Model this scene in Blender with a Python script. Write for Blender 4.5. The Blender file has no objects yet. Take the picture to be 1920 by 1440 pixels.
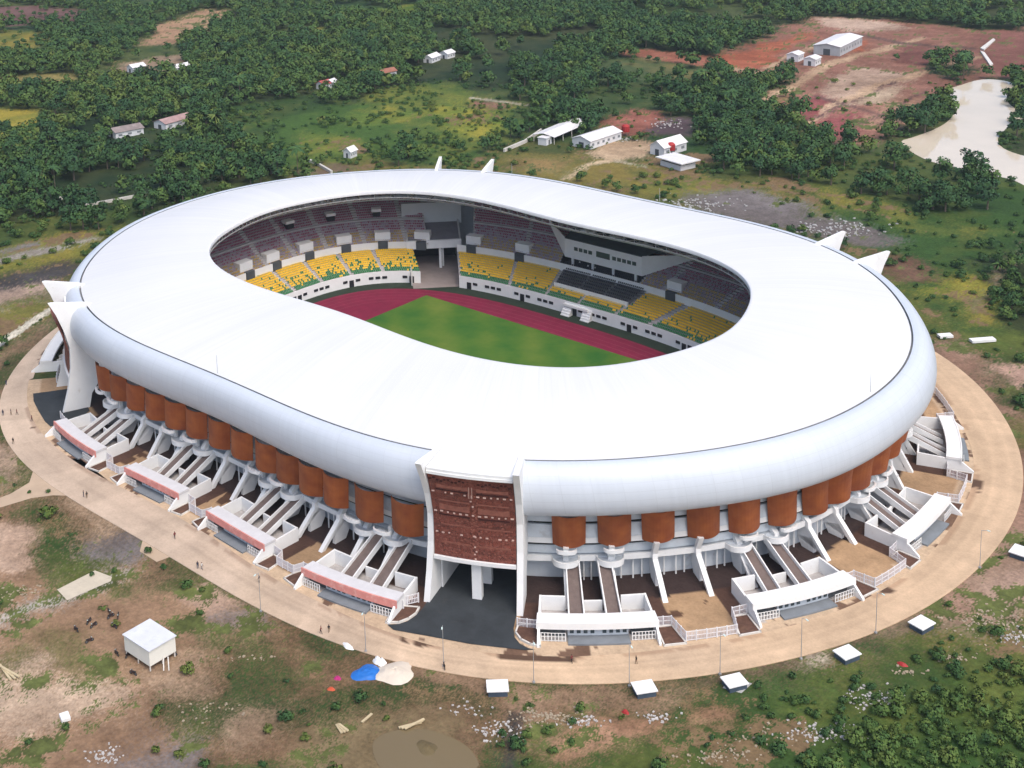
import bpy, math, random
import numpy as np
from mathutils import Vector
random.seed(7); RNG=np.random.default_rng(11)
C=bpy.context.scene.collection; SC=bpy.context.scene
# ---------------------------------------------------------------- camera (solved from the photograph)
CAM=np.array([240.556,-269.578,160.905]); YAW,PIT,ROL=map(math.radians,(43.7255,-10.7908,-1.912))
FPX,U0,V0=2541.573,778.2226,102.7896
_f=np.array([-math.sin(YAW)*math.cos(PIT),math.cos(YAW)*math.cos(PIT),math.sin(PIT)])
_r0=np.array([math.cos(YAW),math.sin(YAW),0]); _u0=np.cross(_r0,_f)
_r=math.cos(ROL)*_r0+math.sin(ROL)*_u0; _u=-math.sin(ROL)*_r0+math.cos(ROL)*_u0
def unp(p,z=0.0):
    p=np.asarray(p,float).reshape(-1,2)
    D=_f+((p[:,:1]-U0)*_r-(p[:,1:]-V0)*_u)/FPX
    return CAM+((z-CAM[2])/D[:,2])[:,None]*D
def G(x,y,z=0.0): return unp([(x,y)],z)[0]      # a point of the photo -> its place in the world at height z
def projv(P):
    v=np.asarray(P,float).reshape(-1,3)-CAM; w=v@_f
    return np.stack([U0+FPX*(v@_r)/w,V0-FPX*(v@_u)/w],-1),w
# ---------------------------------------------------------------- outlines of the stadium
def rho(p,c,e,k): return 1+c*(np.cos(4*p)-1)+e*(np.cos(6*p)-np.cos(2*p))+k*(np.cos(8*p)-1)
def curve(p,A,B,c,e,k,x0=0,y0=0):
    r=rho(p,c,e,k); return np.stack([A*r*np.cos(p)+x0,B*r*np.sin(p)+y0],-1)
CI=dict(A=81.94,B=47.27,c=-.065,e=.0262,k=-.0016,x0=-.5,y0=-.9)
CG=dict(A=119.77,B=87.38,c=-.0301,e=.0167,k=-.0055)
CBd=dict(A=123.16,B=87.36,c=-.0322,e=.0195,k=-.0086)
CRd=dict(A=141.2,B=111.57,c=-.0307,e=.014,k=-.0041,x0=4.71,y0=-2.43)
ZI,ZG,ZB=32.8,29.1,18.2
_p=np.linspace(-2*np.pi,2*np.pi,14401); _b=curve(_p,**CBd)
_s=np.concatenate([[0],np.cumsum(np.hypot(*np.diff(_b,axis=0).T))]); _s-=_s[7200]
PER=_s[-1]
_t=np.gradient(_b,axis=0); _t/=np.hypot(*_t.T)[:,None]; _n=np.stack([_t[:,1],-_t[:,0]],-1)
def FR(s,off,z):
    """point at arc length s along the facade, off metres outwards, height z"""
    s=np.asarray(s,float); off=np.asarray(off,float)
    x=np.interp(s,_s,_b[:,0])+off*np.interp(s,_s,_n[:,0]); y=np.interp(s,_s,_b[:,1])+off*np.interp(s,_s,_n[:,1])
    return np.stack(np.broadcast_arrays(x,y,np.asarray(z,float)),-1)
def TAN(s):
    v=np.array([np.interp(s,_s,_t[:,0]),np.interp(s,_s,_t[:,1]),0]); return v/np.linalg.norm(v)
_bm=_b[3600:10801:8]; _sm=_s[3600:10801:8]; _nm=_n[3600:10801:8]
def SO(P):
    """(s, off) of ground points"""
    P=np.asarray(P,float).reshape(-1,np.shape(P)[-1])[:,:2]; S=np.empty(len(P)); O=np.empty(len(P))
    for i in range(0,len(P),4000):
        d=((P[i:i+4000,None,:]-_bm[None])**2).sum(2); j=d.argmin(1)
        S[i:i+4000]=_sm[j]; O[i:i+4000]=((P[i:i+4000]-_bm[j])*_nm[j]).sum(1)
    return S,O
def sup(p,A,B,n):
    c,s=np.cos(p),np.sin(p); r=(np.abs(c/A)**n+np.abs(s/B)**n)**(-1/n); return np.stack([r*c,r*s],-1)
# ---------------------------------------------------------------- materials
MATS={}
def nt(name):
    m=bpy.data.materials.new(name); m.use_nodes=True; t=m.node_tree; b=t.nodes['Principled BSDF']; MATS[name]=m; return m,t,b
def N(t,typ,**kw):
    n=t.nodes.new(typ)
    for k,v in kw.items():
        if k in n.inputs.keys(): n.inputs[k].default_value=v
        else: setattr(n,k,v)
    return n
def mat(name,col,rough=.75,var=.12,scale=.6,bump=0,bscale=None,metal=0,spec=.3,dirt=None,dscale=.15,dthr=.55):
    """painted / mineral surface: base colour with two scales of noise, optional stains and bump"""
    m,t,b=nt(name); L=t.links.new
    tc=N(t,'ShaderNodeTexCoord')
    n1=N(t,'ShaderNodeTexNoise',Scale=scale,Detail=6.0,Roughness=.65); L(tc.outputs['Object'],n1.inputs['Vector'])
    mr=N(t,'ShaderNodeMapRange'); mr.inputs['From Min'].default_value=.25; mr.inputs['From Max'].default_value=.75
    mr.inputs['To Min'].default_value=1-var; mr.inputs['To Max'].default_value=1+var; L(n1.outputs['Fac'],mr.inputs['Value'])
    mx=N(t,'ShaderNodeMix',data_type='RGBA',blend_type='MULTIPLY'); mx.inputs[0].default_value=1
    mx.inputs[6].default_value=(*col,1); L(mr.outputs[0],mx.inputs[7]); out=mx.outputs[2]
    if dirt:
        n2=N(t,'ShaderNodeTexNoise',Scale=dscale,Detail=8.0,Roughness=.7); L(tc.outputs['Object'],n2.inputs['Vector'])
        r2=N(t,'ShaderNodeMapRange'); r2.inputs['From Min'].default_value=dthr; r2.inputs['From Max'].default_value=dthr+.18; r2.inputs['To Max'].default_value=.8; L(n2.outputs['Fac'],r2.inputs['Value'])
        m2=N(t,'ShaderNodeMix',data_type='RGBA'); L(r2.outputs[0],m2.inputs[0]); L(out,m2.inputs[6]); m2.inputs[7].default_value=(*dirt,1); out=m2.outputs[2]
    L(out,b.inputs['Base Color']); b.inputs['Roughness'].default_value=rough; b.inputs['Metallic'].default_value=metal
    b.inputs['Specular IOR Level'].default_value=spec
    if bump:
        n3=N(t,'ShaderNodeTexNoise',Scale=bscale or scale*4,Detail=5.0); L(tc.outputs['Object'],n3.inputs['Vector'])
        bp=N(t,'ShaderNodeBump',Strength=bump,Distance=.1); L(n3.outputs['Fac'],bp.inputs['Height']); L(bp.outputs[0],b.inputs['Normal'])
    return m
def attrmat(name,attr='col',rough=.9,fine=(( .9,.30),(.13,.25)),bump=.5,bscale=1.2,spec=.15):
    """ground: the soil's own colour from a colour attribute, broken up by noise"""
    m,t,b=nt(name); L=t.links.new; tc=N(t,'ShaderNodeTexCoord')
    a=N(t,'ShaderNodeAttribute',attribute_name=attr); out=a.outputs['Color']
    for sc,am in fine:
        n1=N(t,'ShaderNodeTexNoise',Scale=sc,Detail=7.0,Roughness=.7); L(tc.outputs['Object'],n1.inputs['Vector'])
        mr=N(t,'ShaderNodeMapRange'); mr.inputs['From Min'].default_value=.3; mr.inputs['From Max'].default_value=.7
        mr.inputs['To Min'].default_value=1-am; mr.inputs['To Max'].default_value=1+am; L(n1.outputs['Fac'],mr.inputs['Value'])
        mx=N(t,'ShaderNodeMix',data_type='RGBA',blend_type='MULTIPLY'); mx.inputs[0].default_value=1
        L(out,mx.inputs[6]); L(mr.outputs[0],mx.inputs[7]); out=mx.outputs[2]
    L(out,b.inputs['Base Color']); b.inputs['Roughness'].default_value=rough; b.inputs['Specular IOR Level'].default_value=spec
    n3=N(t,'ShaderNodeTexNoise',Scale=bscale,Detail=6.0); L(tc.outputs['Object'],n3.inputs['Vector'])
    bp=N(t,'ShaderNodeBump',Strength=bump,Distance=.4); L(n3.outputs['Fac'],bp.inputs['Height']); L(bp.outputs[0],b.inputs['Normal'])
    return m
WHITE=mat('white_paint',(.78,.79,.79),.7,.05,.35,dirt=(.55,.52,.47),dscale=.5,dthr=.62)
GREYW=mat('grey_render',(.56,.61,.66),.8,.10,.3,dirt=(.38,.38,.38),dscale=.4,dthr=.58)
CONC=mat('concrete',(.42,.42,.41),.85,.15,.5,dirt=(.30,.28,.26),dscale=.35)
DGREY=mat('dark_grey',(.07,.08,.09),.7,.2,.5)
BLACK=mat('dark_opening',(.02,.022,.026),.5,.2,.5)
PINK=mat('pink_paint',(.66,.27,.24),.7,.15,.5,dirt=(.72,.45,.40),dscale=.6,dthr=.5)
RAMP=mat('ramp_brown',(.15,.115,.105),.85,.2,.8,dirt=(.22,.18,.16),dscale=.5)
SOILD=mat('planting_soil',(.10,.052,.036),.95,.35,1.2,bump=.6,bscale=2.5,dirt=(.17,.10,.06),dscale=.3)
KERB=mat('kerb_white',(.62,.6,.56),.8,.12,.8)
GLASS=mat('window_glass',(.05,.07,.08),.12,.2,.4,spec=.6)
ASPH=mat('asphalt',(.034,.040,.045),.85,.3,.25,dirt=(.07,.065,.06),dscale=.18,dthr=.6,bump=.2,bscale=6)
STEEL=mat('galvanised_steel',(.45,.46,.47),.45,.1,1,metal=.5)
DSTEEL=mat('dark_steel',(.10,.11,.12),.5,.2,.8)
RUBBER=mat('rubber',(.02,.02,.02),.8,.2,4)
def panelmat():
    m,t,b=nt('rust_panel'); L=t.links.new; tc=N(t,'ShaderNodeTexCoord')
    n=N(t,'ShaderNodeTexNoise',Scale=.35,Detail=5.0); L(tc.outputs['Object'],n.inputs['Vector'])
    cr=N(t,'ShaderNodeValToRGB'); cr.color_ramp.elements[0].position=.3; cr.color_ramp.elements[1].position=.72
    cr.color_ramp.elements[0].color=(.27,.060,.013,1); cr.color_ramp.elements[1].color=(.41,.115,.023,1)
    L(n.outputs['Fac'],cr.inputs['Fac']); oi=N(t,'ShaderNodeObjectInfo')
    mr=N(t,'ShaderNodeMapRange'); mr.inputs['To Min'].default_value=.85; mr.inputs['To Max'].default_value=1.12; L(oi.outputs['Random'],mr.inputs['Value'])
    mx=N(t,'ShaderNodeMix',data_type='RGBA',blend_type='MULTIPLY'); mx.inputs[0].default_value=1; L(cr.outputs[0],mx.inputs[6]); L(mr.outputs[0],mx.inputs[7])
    L(mx.outputs[2],b.inputs['Base Color']); b.inputs['Roughness'].default_value=.65
    uv=N(t,'ShaderNodeUVMap'); w=N(t,'ShaderNodeTexWave',Scale=1.0,bands_direction='X'); mp=N(t,'ShaderNodeMapping'); mp.inputs['Scale'].default_value=(3.2,0,0)
    L(uv.outputs[0],mp.inputs[0]); L(mp.outputs[0],w.inputs['Vector']); bp=N(t,'ShaderNodeBump',Strength=.35,Distance=.08); L(w.outputs['Fac'],bp.inputs['Height']); L(bp.outputs[0],b.inputs['Normal'])
    return m
PANEL=panelmat()
def roofmat(name,col,rough,seam,spec,bw,rh,joint):
    m,t,b=nt(name); L=t.links.new; tc=N(t,'ShaderNodeTexCoord'); uv=N(t,'ShaderNodeUVMap')
    n=N(t,'ShaderNodeTexNoise',Scale=.03,Detail=4.0); L(tc.outputs['Object'],n.inputs['Vector'])
    mp=N(t,'ShaderNodeMapping'); mp.inputs['Scale'].default_value=(.9,.015,1); L(uv.outputs[0],mp.inputs[0])
    n2=N(t,'ShaderNodeTexNoise',Scale=1.0,Detail=5.0); L(mp.outputs[0],n2.inputs['Vector'])
    ad=N(t,'ShaderNodeMath',operation='ADD'); L(n.outputs['Fac'],ad.inputs[0]); L(n2.outputs['Fac'],ad.inputs[1])
    mr=N(t,'ShaderNodeMapRange'); mr.inputs['From Min'].default_value=.7; mr.inputs['From Max'].default_value=1.3; mr.inputs['To Min'].default_value=.95; mr.inputs['To Max'].default_value=1.03; L(ad.outputs[0],mr.inputs['Value'])
    mx=N(t,'ShaderNodeMix',data_type='RGBA',blend_type='MULTIPLY'); mx.inputs[0].default_value=1; mx.inputs[6].default_value=(*col,1); L(mr.outputs[0],mx.inputs[7])
    br=N(t,'ShaderNodeTexBrick'); br.offset=0; br.inputs['Color1'].default_value=(1,1,1,1); br.inputs['Color2'].default_value=(.965,.97,.975,1); br.inputs['Mortar'].default_value=(joint,joint,joint,1)
    br.inputs['Scale'].default_value=1; br.inputs['Mortar Size'].default_value=.05; br.inputs['Brick Width'].default_value=bw; br.inputs['Row Height'].default_value=rh; L(uv.outputs[0],br.inputs['Vector'])
    mj=N(t,'ShaderNodeMix',data_type='RGBA',blend_type='MULTIPLY'); mj.inputs[0].default_value=1; L(mx.outputs[2],mj.inputs[6]); L(br.outputs['Color'],mj.inputs[7])
    L(mj.outputs[2],b.inputs['Base Color']); b.inputs['Roughness'].default_value=rough; b.inputs['Specular IOR Level'].default_value=spec
    w=N(t,'ShaderNodeTexWave',Scale=1.0,bands_direction='X'); m3=N(t,'ShaderNodeMapping'); m3.inputs['Scale'].default_value=(seam,0,0); L(uv.outputs[0],m3.inputs[0]); L(m3.outputs[0],w.inputs['Vector'])
    pw=N(t,'ShaderNodeMath',operation='POWER'); L(w.outputs['Fac'],pw.inputs[0]); pw.inputs[1].default_value=12
    bp=N(t,'ShaderNodeBump',Strength=.10,Distance=.05); L(pw.outputs[0],bp.inputs['Height']); L(bp.outputs[0],b.inputs['Normal'])
    return m
ROOFM=roofmat('roof_sheet',(.67,.68,.695),.55,.16,.3,4.0,60,.94)
SKINM=roofmat('roof_skin_panels',(.56,.61,.68),.42,.08,.5,6.0,1.9,.89)
# ---------------------------------------------------------------- mesh builder
class MB:
    def __init__(s): s.v=[]; s.f=[]; s.m=[]; s.cut=[]
    def add(s,vs,fs,mi=0):
        o=len(s.v); s.cut.append((o,len(s.f))); s.v.extend([tuple(map(float,p)) for p in vs]); s.f.extend([tuple(i+o for i in f) for f in fs]); s.m.extend([mi]*len(fs)); return o
    def hexa(s,P,mi=0):      # 8 points: bottom ring 0-3, top ring 4-7
        s.add(P,[(3,2,1,0),(4,5,6,7),(0,1,5,4),(1,2,6,5),(2,3,7,6),(3,0,4,7)],mi)
    def box(s,c,h,rz=0,mi=0):
        ca,sa=math.cos(rz),math.sin(rz); P=[]
        for z in (-1,1):
            for x,y in ((-1,-1),(1,-1),(1,1),(-1,1)):
                X,Y=x*h[0],y*h[1]; P.append((c[0]+X*ca-Y*sa,c[1]+X*sa+Y*ca,c[2]+z*h[2]))
        s.hexa(P,mi)
    def sbox(s,s0,s1,o0,o1,z0,z1,mi=0,n=None):   # box bent along the facade
        s.sweep(s0,s1,[(o0,z0),(o1,z0),(o1,z1),(o0,z1)],n,mi)
    def sweep(s,s0,s1,prof,n=None,mi=0,cap=True):
        n=n or max(1,int(abs(s1-s0)/3)); S=np.linspace(s0,s1,n+1); k=len(prof); V=[]
        for q in S:
            for o,z in prof: V.append(FR(q,o,z))
        F=[]
        for i in range(n):
            for j in range(k):
                a=i*k+j; b=i*k+(j+1)%k; F.append((a,b,b+k,a+k))
        if cap: F+= [tuple(range(k))[::-1],tuple(n*k+j for j in range(k))]
        s.add(V,F,mi)
    def radial(s,q,poly,th,mi=0):
        t=TAN(q)*th/2; A=[FR(q,o,z)-t for o,z in poly]; B=[FR(q,o,z)+t for o,z in poly]; k=len(poly)
        s.add(A+B,[tuple(range(k)),tuple(range(2*k-1,k-1,-1))]+[(i,i+k,(i+1)%k+k,(i+1)%k) for i in range(k)],mi)
    def prism(s,pts,z0,z1,mi=0):
        k=len(pts); A=[(p[0],p[1],z0) for p in pts]; B=[(p[0],p[1],z1) for p in pts]
        s.add(A+B,[tuple(range(k))[::-1],tuple(range(k,2*k))]+[(i,(i+1)%k,(i+1)%k+k,i+k) for i in range(k)],mi)
    def tube(s,p,q,r0,r1=None,n=6,mi=0):
        r1=r0 if r1 is None else r1; p=np.array(p,float); q=np.array(q,float); d=q-p; d/=np.linalg.norm(d)
        a=np.cross(d,(0,0,1) if abs(d[2])<.9 else (1,0,0)); a/=np.linalg.norm(a); b=np.cross(d,a); V=[]
        for c,r in ((p,r0),(q,r1)):
            for i in range(n):
                w=2*math.pi*i/n; V.append(c+r*(math.cos(w)*a+math.sin(w)*b))
        s.add(V,[(i,(i+1)%n,(i+1)%n+n,i+n) for i in range(n)]+[tuple(range(n))[::-1],tuple(range(n,2*n))],mi)
    def lathe(s,c,prof,n=10,mi=0):
        k=len(prof); V=[(c[0]+r*math.cos(2*math.pi*i/n),c[1]+r*math.sin(2*math.pi*i/n),c[2]+z) for i in range(n) for r,z in prof]
        s.add(V,[(i*k+j,((i+1)%n)*k+j,((i+1)%n)*k+j+1,i*k+j+1) for i in range(n) for j in range(k-1)],mi)
def setattrs(o,label=None,cat=None,group=None,kind=None):
    for k,v in (('label',label),('category',cat),('group',group),('kind',kind)):
        if v: o[k]=v
    return o
def obj(name,mb,mats,parent=None,smooth=False,**kw):
    me=bpy.data.meshes.new(name); v=mb.v
    if parent is not None:
        w=parent; L=np.zeros(3)
        while w is not None: L+=np.array(w.location); w=w.parent
        v=[(p[0]-L[0],p[1]-L[1],p[2]-L[2]) for p in v]
    me.from_pydata(v,[],mb.f)
    mats=mats if isinstance(mats,(list,tuple)) else [mats]
    for m in mats: me.materials.append(m)
    if len(mats)>1: me.polygons.foreach_set('material_index',mb.m)
    if smooth: me.polygons.foreach_set('use_smooth',[True]*len(mb.f))
    me.update()
    o=bpy.data.objects.new(name,me); C.objects.link(o)
    if parent is not None: o.parent=parent
    return setattrs(o,**kw)
def pieces(name,mb,mats,parent=None,**kw):   # every separate piece of the builder as an object of its own
    c=mb.cut+[(len(mb.v),len(mb.f))]; r=[]
    for (v0,f0),(v1,f1) in zip(c[:-1],c[1:]):
        b=MB(); b.v=mb.v[v0:v1]; b.f=[tuple(i-v0 for i in f) for f in mb.f[f0:f1]]; b.m=mb.m[f0:f1]; r.append(obj(name,b,mats,parent,**kw))
    return r
def thing(name,label,cat,loc=(0,0,0),group=None):
    o=bpy.data.objects.new(name,None); o.location=tuple(map(float,loc)); o.empty_display_size=.5; C.objects.link(o)
    return setattrs(o,label,cat,group)
def dup(root,loc,rz=0,label=None,group=None,scale=1):
    r=root.copy(); C.objects.link(r); r.location=tuple(map(float,loc)); r.rotation_euler=(0,0,rz); r.scale=(scale,)*3
    if label: r['label']=label
    if group: r['group']=group
    for ch in list(root.children):
        c=ch.copy(); C.objects.link(c); c.parent=r
        for g in list(ch.children):
            d=g.copy(); C.objects.link(d); d.parent=c
    return r
def gridmesh(name,V,nu,nv,wrapu,mats,parent=None,uv=None,smooth=True,flip=False,**kw):
    """V: (nu*nv,3) array, index i*nv+j"""
    I=np.arange(nu if wrapu else nu-1)[:,None]; J=np.arange(nv-1)[None]
    I2=(I+1)%nu; a=I*nv+J; b=I2*nv+J; F=np.stack([a,b,b+1,a+1],-1).reshape(-1,4)
    if flip: F=F[:,::-1]
    me=bpy.data.meshes.new(name); L=np.zeros(3)
    w=parent
    while w is not None: L+=np.array(w.location); w=w.parent
    me.vertices.add(len(V)); me.vertices.foreach_set('co',(V-L).astype(np.float32).ravel())
    me.loops.add(F.size); me.loops.foreach_set('vertex_index',F.astype(np.int32).ravel())
    me.polygons.add(len(F)); me.polygons.foreach_set('loop_start',np.arange(0,F.size,4,dtype=np.int32)); me.polygons.foreach_set('use_smooth',np.full(len(F),smooth))
    if uv is not None:
        l=me.uv_layers.new(name='UVMap'); l.data.foreach_set('uv',uv[F.ravel()].astype(np.float32).ravel())
    for m in (mats if isinstance(mats,(list,tuple)) else [mats]): me.materials.append(m)
    me.update(); me.validate()
    o=bpy.data.objects.new(name,me); C.objects.link(o)
    if parent is not None: o.parent=parent
    return setattrs(o,**kw)
def noise2(x,y,sc,oct=4,seed=0):
    """value-noise fbm, about -1..1"""
    r=np.zeros_like(x); a=1; tot=0; rg=np.random.default_rng(100+seed); T=rg.random((256,256))*2-1
    for o in range(oct):
        X=x*sc+17.3*o; Y=y*sc+5.1*o; xi=np.floor(X).astype(int); yi=np.floor(Y).astype(int); fx=X-xi; fy=Y-yi
        fx=fx*fx*(3-2*fx); fy=fy*fy*(3-2*fy); g=lambda i,j:T[(xi+i)&255,(yi+j)&255]
        r+=a*((g(0,0)*(1-fx)+g(1,0)*fx)*(1-fy)+(g(0,1)*(1-fx)+g(1,1)*fx)*fy); tot+=a; a*=.55; sc*=2.03
    return r/tot*1.6
HAZE=0.00007; EXPO=0.6
# ================================================================= GROUND
def W(poly,z=0.0): return unp(poly,z)[:,:2]
def inside(P,poly):
    x,y=P[:,0],P[:,1]; r=np.zeros(len(P),bool); n=len(poly); bx=poly.min(0)-8; tx=poly.max(0)+8
    m=(x>bx[0])&(x<tx[0])&(y>bx[1])&(y<tx[1]); xs,ys=x[m],y[m]; q=np.zeros(len(xs),bool)
    for i in range(n):
        x0,y0=poly[i]; x1,y1=poly[(i+1)%n]
        c=((y0>ys)!=(y1>ys)); q^=c&(xs<(x1-x0)*(ys-y0)/(y1-y0+1e-12)+x0)
    r[m]=q; return r
def lin(h):  # sRGB 0-255 -> linear
    return tuple((c/255/12.92 if c/255<=.04045 else ((c/255+.055)/1.055)**2.4) for c in h)
TAN=TAN
tan_=(.40,.27,.17); brn=(.22,.135,.08); brn2=(.16,.09,.055); gr=(.048,.076,.020); grd=(.024,.04,.017); gry=(.13,.135,.03); red=(.33,.105,.055); red2=(.20,.06,.055); purp=(.12,.065,.055); olive=(.12,.11,.035); grey=(.17,.15,.145); wet=(.05,.045,.043); pale=(.50,.45,.36); pink=(.36,.23,.17)
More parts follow.
